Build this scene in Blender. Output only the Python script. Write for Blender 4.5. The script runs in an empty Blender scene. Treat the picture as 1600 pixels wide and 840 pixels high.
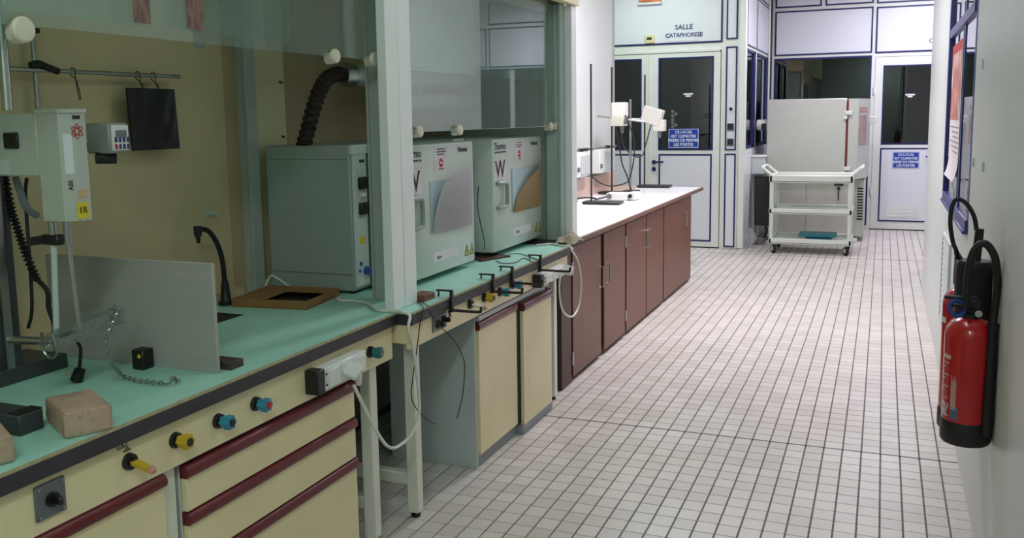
import bpy, bmesh, math, random
from mathutils import Vector, Matrix
random.seed(7)
D = bpy.data
COL = bpy.context.scene.collection
scene = bpy.context.scene
# ------------------------------------------------------------------ camera
YAW, PIT, ROL = 0.38564808, 0.12726254, 0.01474554
FPX, CYP, HC = 1428.0, 366.6, 1.65
_F = Vector((-math.sin(YAW)*math.cos(PIT), math.cos(YAW)*math.cos(PIT), -math.sin(PIT)))
_Rt = Vector((math.cos(YAW), math.sin(YAW), 0))
_Dn = _F.cross(_Rt)
CX = math.cos(ROL)*_Rt + math.sin(ROL)*_Dn
CD = -math.sin(ROL)*_Rt + math.cos(ROL)*_Dn
EYE = Vector((0, 0, HC))
cam_d = D.cameras.new('camera'); cam_d.sensor_width = 36; cam_d.lens = FPX*36/1600
cam_d.shift_y = -(420-CYP)/1600; cam_d.clip_start = .05; cam_d.clip_end = 60
cam = D.objects.new('camera', cam_d); COL.objects.link(cam)
mw = Matrix((CX, -CD, -_F)).transposed().to_4x4(); mw.translation = EYE
cam.matrix_world = mw
scene.camera = cam
# ------------------------------------------------------------------ world, exposure
w = D.worlds.new('world'); scene.world = w; w.use_nodes = True
w.node_tree.nodes['Background'].inputs[0].default_value = (.5, .55, .5, 1)
w.node_tree.nodes['Background'].inputs[1].default_value = .02
vs = scene.view_settings
vs.view_transform = 'Standard'; vs.look = 'None'; vs.gamma = 1; vs.use_curve_mapping = False
vs.exposure = -1.15
# ------------------------------------------------------------------ ceiling lamps: x, y, size x, size y, watts, colour
CEIL = 3.5
LAMPS = [(-0.10, -0.7, .30, 1.5, 96, (.84, 1, .96)),
         (-0.30, 3.4, .30, 1.2, 19, (.84, 1, .98)),
         (-1.2, 7.3, .30, 1.5, 210, (.97, .92, 1)),
         (-2.6, 10.5, 1.2, .30, 46, (.84, 1, .93)),
         (-0.35, 11.2, 1.2, .30, 88, (.96, .85, 1)),
         (0.6, 12.7, 1.2, .30, 128, (.84, .82, 1)),
         (2.0, 11.4, .30, 1.2, 50, (.92, .92, 1))]
# ------------------------------------------------------------------ pixel helpers (1600x840 frame): a pixel is a direction, a plane gives the distance
def ray(px, py): return CX*(px-800) + CD*(py-CYP) + _F*FPX
def onX(px, py, x): r = ray(px, py); return EYE + r*(x/r.x)
def onY(px, py, y): r = ray(px, py); return EYE + r*(y/r.y)
def onZ(px, py, z): r = ray(px, py); return EYE + r*((z-HC)/r.z)
def proj(p):
    q = Vector(p)-EYE; d = q.dot(_F)
    return 800+FPX*q.dot(CX)/d, CYP+FPX*q.dot(CD)/d
# ------------------------------------------------------------------ materials
def lin(c): return tuple((v/255/12.92 if v/255 <= .04045 else ((v/255+.055)/1.055)**2.4) for v in c)
MATS = {}
def mat(name, rgb, rough=.5, metal=0, var=.06, scale=6., bump=0., bscale=60., stretch=(1, 1, 1), emit=0, spec=.5, dirt=None, coat=0):
    if name in MATS: return MATS[name]
    m = D.materials.new(name); m.use_nodes = True
    nt = m.node_tree; N = nt.nodes; L = nt.links; b = N['Principled BSDF']
    c = lin(rgb)
    b.inputs['Roughness'].default_value = rough; b.inputs['Metallic'].default_value = metal
    b.inputs['Specular IOR Level'].default_value = spec; b.inputs['Coat Weight'].default_value = coat
    tc = N.new('ShaderNodeTexCoord'); mp = N.new('ShaderNodeMapping'); mp.inputs['Scale'].default_value = stretch
    L.new(tc.outputs['Object'], mp.inputs[0])
    nz = N.new('ShaderNodeTexNoise'); nz.inputs['Scale'].default_value = scale; nz.inputs['Detail'].default_value = 5
    L.new(mp.outputs[0], nz.inputs['Vector'])
    rp = N.new('ShaderNodeValToRGB'); rp.color_ramp.elements[0].position = .3; rp.color_ramp.elements[1].position = .7
    rp.color_ramp.elements[0].color = tuple(max(0, v*(1-var)) for v in c)+(1,)
    rp.color_ramp.elements[1].color = tuple(min(1, v*(1+var)) for v in c)+(1,)
    L.new(nz.outputs[0], rp.inputs[0]); out = rp.outputs[0]
    if dirt:
        n2 = N.new('ShaderNodeTexNoise'); n2.inputs['Scale'].default_value = dirt[1]; n2.inputs['Detail'].default_value = 8
        L.new(mp.outputs[0], n2.inputs['Vector'])
        r2 = N.new('ShaderNodeValToRGB'); r2.color_ramp.elements[0].position = dirt[2]; r2.color_ramp.elements[1].position = min(1, dirt[2]+.12)
        L.new(n2.outputs[0], r2.inputs[0])
        mx = N.new('ShaderNodeMix'); mx.data_type = 'RGBA'
        L.new(r2.outputs[0], mx.inputs['Factor']); L.new(out, mx.inputs['A']); mx.inputs['B'].default_value = lin(dirt[0])+(1,)
        out = mx.outputs['Result']
    L.new(out, b.inputs['Base Color'])
    if bump:
        n3 = N.new('ShaderNodeTexNoise'); n3.inputs['Scale'].default_value = bscale; L.new(mp.outputs[0], n3.inputs['Vector'])
        bp = N.new('ShaderNodeBump'); bp.inputs['Strength'].default_value = bump; bp.inputs['Distance'].default_value = .004
        L.new(n3.outputs[0], bp.inputs['Height']); L.new(bp.outputs[0], b.inputs['Normal'])
    if emit:
        b.inputs['Emission Color'].default_value = c+(1,); b.inputs['Emission Strength'].default_value = emit
    MATS[name] = m
    return m
def glass(name, tint=(.9, .97, .94), f0=.05, haze=0., hazec=(200, 220, 210), rough=0.0):
    m = D.materials.new(name); m.use_nodes = True
    nt = m.node_tree; N = nt.nodes; L = nt.links; N.remove(N['Principled BSDF'])
    g = N.new('ShaderNodeNewGeometry'); dp = N.new('ShaderNodeVectorMath'); dp.operation = 'DOT_PRODUCT'
    L.new(g.outputs['Normal'], dp.inputs[0]); L.new(g.outputs['Incoming'], dp.inputs[1])
    def mth(op, a, bb):
        n = N.new('ShaderNodeMath'); n.operation = op
        for i, v in enumerate((a, bb)):
            if v is None: continue
            if isinstance(v, (int, float)): n.inputs[i].default_value = v
            else: L.new(v, n.inputs[i])
        return n.outputs[0]
    ab = mth('ABSOLUTE', dp.outputs['Value'], None)
    s = mth('SUBTRACT', 1.0, ab); pw = mth('POWER', s, 5.0)
    fr = mth('ADD', mth('MULTIPLY', pw, 1-f0), f0)
    tr = N.new('ShaderNodeBsdfTransparent'); tr.inputs[0].default_value = tint+(1,)
    gl = N.new('ShaderNodeBsdfGlossy'); gl.inputs['Roughness'].default_value = rough; gl.inputs[0].default_value = (1, 1, 1, 1)
    mx = N.new('ShaderNodeMixShader'); L.new(fr, mx.inputs[0]); 
    src = tr.outputs[0]
    if haze:
        df = N.new('ShaderNodeBsdfDiffuse'); df.inputs[0].default_value = lin(hazec)+(1,)
        m0 = N.new('ShaderNodeMixShader'); m0.inputs[0].default_value = haze
        L.new(tr.outputs[0], m0.inputs[1]); L.new(df.outputs[0], m0.inputs[2]); src = m0.outputs[0]
    L.new(src, mx.inputs[1]); L.new(gl.outputs[0], mx.inputs[2]); L.new(mx.outputs[0], N['Material Output'].inputs[0])
    MATS[name] = m
    return m
# ------------------------------------------------------------------ mesh builder
class M:
    def __init__(s): s.b = bmesh.new()
    def box(s, x0, x1, y0, y1, z0, z1, bev=0., seg=1, mtx=None):
        c = Vector(((x0+x1)/2, (y0+y1)/2, (z0+z1)/2)); sz = (abs(x1-x0), abs(y1-y0), abs(z1-z0))
        r = bmesh.ops.create_cube(s.b, size=1)
        vs_ = r['verts']
        for v in vs_: v.co = Vector((v.co.x*sz[0], v.co.y*sz[1], v.co.z*sz[2]))
        if bev:
            es = list({e for v in vs_ for e in v.link_edges})
            q = bmesh.ops.bevel(s.b, geom=es, offset=bev, segments=seg, affect='EDGES', profile=.5)
            vs_ = list({v for f in q['faces'] for v in f.verts} | {v for v in vs_ if v.is_valid})
        for v in vs_:
            p = v.co+c
            v.co = mtx @ p if mtx else p
        return s
    def cyl(s, p0, p1, r0, r1=None, seg=16, cap=True):
        p0 = Vector(p0); p1 = Vector(p1); r1 = r0 if r1 is None else r1
        d = (p1-p0); q = d.to_track_quat('Z', 'Y').to_matrix()
        A = []; B = []
        for i in range(seg):
            a = 2*math.pi*i/seg; o = q @ Vector((math.cos(a), math.sin(a), 0))
            A.append(s.b.verts.new(p0+o*r0)); B.append(s.b.verts.new(p1+o*r1))
        for i in range(seg):
            j = (i+1) % seg; s.b.faces.new((A[i], A[j], B[j], B[i]))
        if cap: s.b.faces.new(A[::-1]); s.b.faces.new(B)
        return s
    def lathe(s, prof, o=(0, 0, 0), axis=(0, 0, 1), seg=24, sx=1, sy=1):
        q = Vector(axis).to_track_quat('Z', 'Y').to_matrix(); o = Vector(o); rings = []
        for r, h in prof:
            rings.append([s.b.verts.new(o+q @ Vector((r*sx*math.cos(2*math.pi*i/seg), r*sy*math.sin(2*math.pi*i/seg), h))) for i in range(seg)])
        for a, b in zip(rings, rings[1:]):
            for i in range(seg):
                j = (i+1) % seg; s.b.faces.new((a[i], a[j], b[j], b[i]))
        s.b.faces.new(rings[0][::-1]); s.b.faces.new(rings[-1])
        return s
    def tube(s, pts, r, seg=8, smooth=6, closed=False):
        P = [Vector(p) for p in pts]
        if smooth and len(P) > 2:
            Q = []
            for i in range(len(P)-1):
                a = P[max(i-1, 0)]; b = P[i]; c = P[i+1]; d = P[min(i+2, len(P)-1)]
                for k in range(smooth):
                    t = k/smooth
                    Q.append(.5*((2*b)+(c-a)*t+(2*a-5*b+4*c-d)*t*t+(3*b-a-3*c+d)*t**3))
            Q.append(P[-1]); P = Q
        rings = []; up = Vector((0, 0, 1)); prev = None
        for i, p in enumerate(P):
            t = (P[min(i+1, len(P)-1)]-P[max(i-1, 0)])
            if t.length < 1e-9: t = Vector((0, 0, 1))
            t.normalize()
            if prev is None:
                n = t.orthogonal().normalized()
            else:
                n = (prev-t*prev.dot(t))
                n = n.normalized() if n.length > 1e-6 else t.orthogonal().normalized()
            prev = n; bi = t.cross(n)
            rr = r[i] if isinstance(r, list) else (r(i/(len(P)-1)) if callable(r) else r)
            rings.append([s.b.verts.new(p+(n*math.cos(2*math.pi*k/seg)+bi*math.sin(2*math.pi*k/seg))*rr) for k in range(seg)])
        for a, b in zip(rings, rings[1:]):
            for i in range(seg):
                j = (i+1) % seg; s.b.faces.new((a[i], a[j], b[j], b[i]))
        s.b.faces.new(rings[0][::-1]); s.b.faces.new(rings[-1])
        return s
    def prism(s, poly, vec):
        vec = Vector(vec); A = [s.b.verts.new(Vector(p)) for p in poly]; B = [s.b.verts.new(Vector(p)+vec) for p in poly]
        n = len(A)
        for i in range(n):
            j = (i+1) % n; s.b.faces.new((A[i], A[j], B[j], B[i]))
        s.b.faces.new(A[::-1]); s.b.faces.new(B)
        return s
    def sphere(s, c, r, sx=1, sy=1, sz=1, seg=16):
        q = bmesh.ops.create_uvsphere(s.b, u_segments=seg, v_segments=seg//2, radius=r)
        for v in q['verts']: v.co = Vector((v.co.x*sx, v.co.y*sy, v.co.z*sz))+Vector(c)
        return s
    def torus(s, c, axis, R, r, seg=16, k=6):
        q = Vector(axis).to_track_quat('Z', 'Y').to_matrix(); c = Vector(c)
        rings = []
        for i in range(seg):
            a = 2*math.pi*i/seg
            rings.append([s.b.verts.new(c+q @ Vector(((R+r*math.cos(2*math.pi*j/k))*math.cos(a), (R+r*math.cos(2*math.pi*j/k))*math.sin(a), r*math.sin(2*math.pi*j/k)))) for j in range(k)])
        for i in range(seg):
            a = rings[i]; b = rings[(i+1) % seg]
            for j in range(k): s.b.faces.new((a[j], b[j], b[(j+1) % k], a[(j+1) % k]))
        return s
    def frame(s, axis, pos, th, a0, a1, z0, z1, wd):      # four strips round a rectangle; axis 'x' or 'y' is the normal
        def st(p, q, r, t):
            if axis == 'y': s.box(p, q, pos, pos+th, r, t)
            else: s.box(pos, pos+th, p, q, r, t)
        st(a0, a1, z1-wd, z1); st(a0, a1, z0, z0+wd); st(a0, a0+wd, z0+wd, z1-wd); st(a1-wd, a1, z0+wd, z1-wd)
        return s
    def text(s, txt, size, o, right, up, off=.0008, bold=.0, align='CENTER', sp=1.0):
        cu = D.curves.new('t', 'FONT'); cu.body = txt; cu.size = size; cu.align_x = align; cu.align_y = 'CENTER'
        cu.extrude = .0004; cu.offset = bold*size; cu.resolution_u = 2; cu.space_character = sp
        ob = D.objects.new('t', cu); COL.objects.link(ob); bpy.context.view_layer.update()
        me = D.meshes.new_from_object(ob.evaluated_get(bpy.context.evaluated_depsgraph_get()))
        right = Vector(right).normalized(); up = Vector(up).normalized(); n = right.cross(up); o = Vector(o)+n*off
        k = len(s.b.verts); s.b.from_mesh(me); s.b.verts.ensure_lookup_table()
        for v in s.b.verts[k:]: v.co = o+right*v.co.x+up*v.co.y+n*v.co.z
        D.objects.remove(ob); D.meshes.remove(me); D.curves.remove(cu)
        return s
    def shift(s, d):
        for v in s.b.verts: v.co += Vector(d)
        return s
    def xf(s, m):
        for v in s.b.verts: v.co = m @ v.co
        return s
    def mesh(s, name, mt, ang=.7):
        bmesh.ops.recalc_face_normals(s.b, faces=s.b.faces)
        me = D.meshes.new(name); s.b.to_mesh(me); s.b.free()
        for mm in (mt if isinstance(mt, (list, tuple)) else [mt]): me.materials.append(mm)
        me.polygons.foreach_set('use_smooth', [True]*len(me.polygons)); me.set_sharp_from_angle(angle=ang)
        return me
class Thing:
    def __init__(s, name, label, cat, base, group=None, kind=None):
        s.base = Vector(base); s.o = D.objects.new(name, None); s.o.empty_display_size = .1; COL.objects.link(s.o); s.o.location = base
        if label: s.o['label'] = label
        if cat: s.o['category'] = cat
        if group: s.o['group'] = group
        if kind: s.o['kind'] = kind
    def part(s, name, m, mt, parent=None, label=None, ang=.7, local=False):
        if not local: m.shift(-s.base)
        o = D.objects.new(name, m.mesh(name, mt, ang)); COL.objects.link(o); o.parent = parent or s.o
        if label: o['label'] = label
        return o
def single(name, m, mt, label, cat, base=(0, 0, 0), group=None, ang=.7):
    base = Vector(base); m.shift(-base)
    o = D.objects.new(name, m.mesh(name, mt, ang)); COL.objects.link(o); o.location = base
    o['label'] = label; o['category'] = cat
    if group: o['group'] = group
    return o
def struct(name, m, mt):
    o = D.objects.new(name, m.mesh(name, mt)); COL.objects.link(o); o['kind'] = 'structure'; return o
def sub(parent, name, m, mt, label=None):       # child of a structure whose origin is the world origin
    o = D.objects.new(name, m.mesh(name, mt)); COL.objects.link(o); o.parent = parent
    if label: o['label'] = label
    return o
def copy_tree(o, d=(0, 0, 0), parent=None, label=None):
    c = o.copy(); COL.objects.link(c); c.parent = parent
    if parent is None: c.location = o.location+Vector(d)
    if label: c['label'] = label
    for ch in list(o.children): copy_tree(ch, parent=c)
    return c
# palette
WALLW = mat('white wall paint', (210, 215, 212), .38, var=.03, scale=1.5, bump=.03)
WALLP = mat('white partition panel', (224, 226, 232), .3, var=.02, scale=2)
FRAMEW = mat('white lacquered frame', (228, 231, 224), .3, var=.02)
BLUE = mat('navy blue gasket', (22, 32, 92), .4, var=.1)
BLUEF = mat('violet blue frame paint', (52, 54, 130), .3, var=.06)
CEILW = mat('ceiling white', (225, 225, 220), .8, var=.03)
DARKROOM = mat('unlit room wall', (84, 84, 80), .8)  # darkness of the rooms behind the windows is put into this paint
GROUT = mat('grey grout', (104, 105, 108), .8, var=.15, scale=20)
JOINT = mat('dark joint', (52, 56, 66), .6)
MINT = mat('mint laminate', (170, 224, 208), .42, var=.05, scale=9, dirt=((188, 214, 202), 34, .68))
EDGE = mat('charcoal edge band', (52, 51, 56), .5, var=.15, scale=14, dirt=((110, 108, 108), 26, .72))
LIP = mat('beige laminate core', (176, 168, 128), .6, var=.2, scale=30)
CREAM = mat('cream laminate', (236, 222, 178), .38, var=.03, scale=5, dirt=((214, 200, 158), 14, .68))
CREAMD = mat('cream inner panel', (216, 194, 154), .45, var=.05, scale=4)
MAROON = mat('maroon handle rail', (104, 30, 36), .32, var=.12, scale=12)
GREYW = mat('light grey laminate', (198, 206, 204), .45, var=.04, scale=4)
LEGW = mat('white leg paint', (232, 232, 216), .35, var=.04, dirt=((150, 120, 96), 40, .76))
BLACKP = mat('black plastic', (22, 23, 26), .42, var=.15)
BLACKR = mat('black rubber', (17, 16, 17), .55, var=.2)
GREYP = mat('mid grey plastic', (104, 108, 112), .45)
STEEL = mat('brushed steel', (172, 176, 176), .3, metal=1, var=.1, scale=30, stretch=(1, 1, .1))
CHROME = mat('chrome', (205, 208, 208), .12, metal=1, var=.02)
DSTEEL = mat('dark iron', (66, 64, 64), .45, metal=.7, var=.2, scale=30)
ALU = mat('grey-green aluminium', (176, 184, 180), .4, metal=.0, var=.04)
POSTW = mat('white hood post', (244, 248, 247), .3, var=.02)
HOODG = mat('grey-green hood panel', (176, 190, 185), .4, var=.04)
OVENW = mat('pale grey oven enamel', (206, 216, 208), .32, var=.02)
OVENG = mat('grey oven case', (158, 170, 164), .42, var=.03)
WOODB = mat('brown laminate', (110, 64, 46), .42, var=.13, scale=7, stretch=(9, 9, .7), dirt=((168, 130, 114), 16, .70))
WOODD = mat('dark brown wood', (70, 42, 34), .5, var=.15, scale=8)
WHITET = mat('white worktop', (240, 238, 240), .3, var=.03, scale=8)
WHITEP = mat('white plastic', (228, 230, 226), .35, var=.03)
IVORY = mat('ivory plastic', (226, 220, 200), .4)
PAPER = mat('white paper', (226, 220, 224), .6, var=.04)
TANP = mat('tan paper', (206, 176, 128), .6, var=.06)
CARD = mat('brown cardboard', (152, 112, 66), .7, var=.1, scale=20)
RED = mat('red enamel', (186, 20, 26), .25, var=.05, coat=.4)
YEL = mat('yellow plastic', (206, 170, 36), .4)
YELL = mat('yellow label', (224, 202, 44), .5)
BLUEK = mat('turquoise blue plastic', (48, 140, 170), .38)
PINK = mat('pink cap', (214, 146, 140), .5)
REDP = mat('red print', (190, 40, 44), .5)
INK = mat('black ink', (28, 28, 32), .6)
NAVYINK = mat('navy ink', (40, 54, 112), .5)
SIGNB = mat('blue sign enamel', (18, 62, 168), .35, var=.03)
SIGNW = mat('white sign print', (232, 236, 240), .5)
BRICKM = mat('pale concrete block', (180, 154, 132), .9, var=.2, scale=9, bump=.8, bscale=40, dirt=((98, 80, 62), 22, .60))
BOARDM = mat('grey fibre cement board', (176, 172, 166), .85, var=.05, scale=7, stretch=(.3, .3, 6), dirt=((140, 122, 104), 6, .72))
TEAL = mat('teal plastic', (22, 120, 136), .4)
CABLEW = mat('white cable', (222, 224, 214), .4)
CLOTH = mat('cream cloth', (206, 200, 176), .9, var=.1, scale=30)
GLASSH = glass('hood sash glass', (.88, .95, .92), .07, .10, (212, 226, 220))
GLASSW = glass('window glass', (.55, .60, .58), .055, .0)
CLEAR = glass('clear plastic film', (.95, .97, .97), .08, .25, (225, 225, 235))
ACRYL = glass('clear acrylic', (.8, .86, .84), .08, .08, (190, 200, 195))
# ================================================================== STRUCTURE
XR, YRE = .38, 9.205      # right wall face, its far end
YS, XS = 11.42, -1.567    # partition with the double door, its corner
YF = 13.9                 # far partition
fl = struct('floor', M().box(-4.5, 3.3, -2.2, 16.2, -.12, -.004), GROUT)
struct('ceiling', M().box(-4.5, 3.3, -2.2, 16.2, CEIL, CEIL+.1), CEILW)
# floor tiles
def tile_material():
    m = D.materials.new('cream floor tile'); m.use_nodes = True
    nt = m.node_tree; N = nt.nodes; L = nt.links; b = N['Principled BSDF']
    g = N.new('ShaderNodeNewGeometry'); sn = N.new('ShaderNodeVectorMath'); sn.operation = 'SNAP'; sn.inputs[1].default_value = (.0868, .0953, 10)
    ad = N.new('ShaderNodeVectorMath'); ad.operation = 'ADD'; ad.inputs[1].default_value = (.1345+100*.0868, -4.634+100*.0953, 5)
    L.new(g.outputs['Position'], ad.inputs[0]); L.new(ad.outputs[0], sn.inputs[0])
    wn = N.new('ShaderNodeTexWhiteNoise'); wn.noise_dimensions = '3D'; L.new(sn.outputs[0], wn.inputs['Vector'])
    nz = N.new('ShaderNodeTexNoise'); nz.inputs['Scale'].default_value = 1.7; nz.inputs['Detail'].default_value = 6; L.new(g.outputs['Position'], nz.inputs['Vector'])
    rp = N.new('ShaderNodeValToRGB'); rp.color_ramp.elements[0].color = lin((202, 194, 187))+(1,); rp.color_ramp.elements[1].color = lin((217, 210, 203))+(1,)
    L.new(wn.outputs['Value'], rp.inputs[0])
    mx = N.new('ShaderNodeMix'); mx.data_type = 'RGBA'; mx.blend_type = 'MULTIPLY'; mx.inputs['Factor'].default_value = 1
    r2 = N.new('ShaderNodeValToRGB'); r2.color_ramp.elements[0].position = .3; r2.color_ramp.elements[0].color = (.9, .89, .87, 1); r2.color_ramp.elements[1].position = .6; r2.color_ramp.elements[1].color = (1, 1, 1, 1)
    L.new(nz.outputs[0], r2.inputs[0]); L.new(rp.outputs[0], mx.inputs['A']); L.new(r2.outputs[0], mx.inputs['B'])
    L.new(mx.outputs['Result'], b.inputs['Base Color']); b.inputs['Roughness'].default_value = .34
    return m
TILE = tile_material()
PX, PY, TX0, TY0 = .0868, .0953, -.1345, 4.634
def tile_bm(m, cx, cy, w=PX-.0056, l=PY-.0030, bv=.0016):
    b = m.b; hw, hl = w/2, l/2
    lo = [b.verts.new((cx+sx*hw, cy+sy*hl, -.0025)) for sx, sy in ((-1, -1), (1, -1), (1, 1), (-1, 1))]
    hi = [b.verts.new((cx+sx*(hw-bv), cy+sy*(hl-bv), 0)) for sx, sy in ((-1, -1), (1, -1), (1, 1), (-1, 1))]
    b.faces.new(hi)
    for i in range(4): b.faces.new((lo[i], lo[(i+1) % 4], hi[(i+1) % 4], hi[i]))
cells = []
for i in range(-30, 40):
    x = TX0+(i+.5)*PX
    for j in range(-48, 99):
        y = TY0+(j+.5)*PY
        if x < -2.55 and y < 9.4: continue
        if x > XR-.02 and y < YRE: continue
        if x < XS and y > YS: continue
        if x < -3.3 or x > 3.1 or y > YF: continue
        px, py = proj((x, y, 0)) if y > .5 else (-1, -1)
        vis = 0 <= px <= 1600 and 0 <= py <= 840 and x > -1.72
        d2 = x*x+y*y
        cells.append((0 if vis else 1, d2, x, y))
cells.sort()
mtile = M(); tile_bm(mtile, 0, 0); mt_ = mtile.mesh('tile', TILE)
for v_, d_, x, y in cells[:300]:
    o = D.objects.new('tile', mt_); COL.objects.link(o); o.parent = fl; o.location = (x, y, 0)
mrest = M()
for v_, d_, x, y in cells[300:]: tile_bm(mrest, x, y)
o = sub(fl, 'tile_field', mrest, TILE); o['kind'] = 'stuff'
sub(fl, 'expansion_joint', M().box(-1.75, XR, TY0-.006, TY0+.004, -.004, .0006), JOINT)
sub(fl, 'expansion_joint', M().box(-1.9, 1.2, 11.02, 11.028, -.004, .0006), JOINT)
# left wall behind the hoods and the brown bench, its return, side room walls
struct('wall_left', M().box(-2.78, -2.63, -2.1, 9.40, 0, CEIL).box(-4.4, -2.63, 9.30, 9.40, 0, CEIL), WALLW)
struct('wall_left_return', M().box(-4.4, -4.25, 9.4, 11.42, 0, CEIL), WALLW)
struct('wall_back', M().box(-2.78, 3.2, -2.2, -2.05, 0, CEIL), WALLW)
# right wall with a window opening
WY0, WY1, WZ0, WZ1 = 4.74, 6.50, 1.14, 2.66
wr = struct('wall_right', M().box(XR, XR+.16, -2.1, WY0, 0, CEIL).box(XR, XR+.16, WY1, YRE, 0, CEIL).box(XR, XR+.16, WY0, WY1, 0, WZ0).box(XR, XR+.16, WY0, WY1, WZ1, CEIL)
            .box(XR+.16, 3.2, YRE-.15, YRE, 0, CEIL), WALLW)
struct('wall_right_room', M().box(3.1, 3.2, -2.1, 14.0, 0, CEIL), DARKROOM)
wn = Thing('window_1', None, None, (XR, WY0, WZ0), kind='structure')
wn.part('window_frame', M().box(XR-.014, XR+.05, WY1-.03, WY1+.03, WZ0-.05, WZ1+.04, .003).box(XR-.014, XR+.05, WY0-.02, WY1-.03, WZ0-.05, WZ0+.005, .003)
        .box(XR-.003, XR+.05, WY0-.02, WY1-.03, WZ1-.02, WZ1+.04).box(XR-.003, XR+.05, WY0-.02, WY0+.03, WZ0+.005, WZ1-.02), BLUEF)
wn.part('mullion', M().box(XR-.001, XR+.04, 5.40, 5.45, WZ0, WZ1), BLUEF)
wn.part('transom', M().box(XR-.012, XR+.034, WY0+.03, WY1-.03, 2.10, 2.155, .003), BLUEF)
wn.part('sill', M().box(XR-.024, XR+.03, WY0-.02, WY1+.03, WZ0-.062, WZ0-.045, .003), BLUEF)
for a, b in ((WY0+.02, 5.40), (5.45, WY1-.02)):
    for c, d in ((WZ0, 2.10), (2.155, WZ1)):
        wn.part('pane', M().box(XR+.004, XR+.008, a, b, c, d), GLASSW)
# ------------------------------------------------ partition with SALLE double door (faces -y)
def bluerect(parent, y, x0, x1, z0, z1, wd=.02, axis='y', sgn=-1):
    th = .004
    return sub(parent, 'gasket', M().frame(axis, y-th if sgn < 0 else y, th, x0, x1, z0, z1, wd), BLUE)
def pbox(parent, name, x0, x1, y0, y1, z0, z1, mt, bev=.003):
    return sub(parent, name, M().box(x0, x1, y0, y1, z0, z1, bev), mt)
ws = struct('wall_salle', M().box(-4.25, -3.62, YS, YS+.08, 0, CEIL).box(-4.25, XS, YS, YS+.08, 2.43, CEIL).box(-1.855, XS, YS, YS+.08, 0, 2.43), FRAMEW)
pbox(ws, 'panel', -3.6, -1.86, YS-.006, YS, 2.54, CEIL, WALLP)
bluerect(ws, YS-.006, -3.6, -1.845, 2.52, CEIL+.05)
for z0, z1 in ((2.55, CEIL), (1.215, 2.465), (.02, 1.175)):
    pbox(ws, 'panel', -1.79, -1.675, YS-.006, YS, z0+.01, min(z1-.01, CEIL-.01), WALLP)
    bluerect(ws, YS-.006, -1.80, -1.665, z0, z1, .018)
pbox(ws, 'corner_post', -1.645, XS+.01, YS-.012, YS+.06, 0, CEIL, FRAMEW, .012)
pbox(ws, 'door_head', -3.6, -1.87, YS-.014, YS, 2.415, 2.455, FRAMEW, .005)
def leaf(name, x0, x1, y, zt, wx0, wx1, wz0, wz1, lx0, lx1, lz0, lz1, hinge):
    t = Thing(name, None, None, ((x0+x1)/2, y, 0), kind='structure')
    ya, yb = y-.004, y+.045
    m = M().box(x0, wx0, ya, yb, .012, zt).box(wx1, x1, ya, yb, .012, zt).box(wx0, wx1, ya, yb, wz1, zt).box(wx0, wx1, ya, yb, .012, wz0)
    t.part('leaf', m, FRAMEW)
    t.part('gasket', M().frame('y', ya-.004, .03, wx0, wx1, wz0, wz1, .02), BLUE)
    t.part('pane', M().box(wx0+.005, wx1-.005, y+.018, y+.024, wz0+.005, wz1-.005), GLASSW)
    t.part('panel', M().box(lx0, lx1, ya-.006, ya, lz0, lz1, .002), WALLP)
    t.part('panel_gasket', M().frame('y', ya-.009, .006, lx0, lx1, lz0, lz1, .02), BLUE)
    return t
d1 = leaf('door_1', -2.728, -1.865, YS, 2.41, -2.63, -1.945, 1.215, 2.36, -2.62, -1.955, .08, 1.17, 1)
hp = d1.part('door_handle', M().cyl((-2.68, YS-.004, 1.068), (-2.68, YS-.018, 1.068), .027).cyl((-2.68, YS-.015, 1.068), (-2.68, YS-.06, 1.068), .010)
             .tube([(-2.68, YS-.055, 1.068), (-2.64, YS-.06, 1.07), (-2.55, YS-.058, 1.075)], .011), BLUE)
d1.part('lock_rosette', M().cyl((-2.68, YS-.004, .98), (-2.68, YS-.018, .98), .027).box(-2.684, -2.676, YS-.02, YS-.016, .965, .99), BLUE)
d1b = leaf('door_2', -3.58, -2.736, YS, 2.41, -3.48, -2.842, 1.215, 2.36, -3.47, -2.85, .08, 1.17, -1)
for dd, xx in ((d1, -2.75),):
    dd.part('astragal', M().box(-2.752, -2.728, YS-.014, YS-.004, .02, 2.40, .003), FRAMEW)
# dark salle room behind
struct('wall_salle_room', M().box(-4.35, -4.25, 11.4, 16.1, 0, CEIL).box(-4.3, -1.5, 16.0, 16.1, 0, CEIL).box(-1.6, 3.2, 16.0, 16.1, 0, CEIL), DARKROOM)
# ------------------------------------------------ partition side (faces +x) with two windows
wg = struct('wall_partition', M().box(XS-.06, XS, YS+.06, YF, 0, 1.225).box(XS-.06, XS, YS+.06, YF, 2.445, CEIL).box(XS-.06, XS, YS+.06, YS+.10, 1.225, 2.445)
            .box(XS-.06, XS, 12.33, 12.46, 1.225, 2.445).box(XS-.06, XS, 13.66, YF, 1.225, 2.445), FRAMEW)
for y0, y1 in ((YS+.10, 12.33), (12.46, 13.66)):
    wt = Thing('window_2' if y0 < 12 else 'window_3', None, None, (XS, y0, 1.225), kind='structure')
    wt.part('window_frame', M().box(XS-.03, XS+.003, y0, y0+.03, 1.225, 2.445).box(XS-.03, XS+.003, y1-.16, y1, 1.225, 2.445).box(XS-.03, XS+.003, y0, y1, 1.225, 1.265).box(XS-.03, XS+.003, y0, y1, 2.41, 2.445), BLUE)
    wt.part('pane', M().box(XS-.02, XS-.015, y0+.03, y1-.16, 1.265, 2.41), GLASSW)
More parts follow.
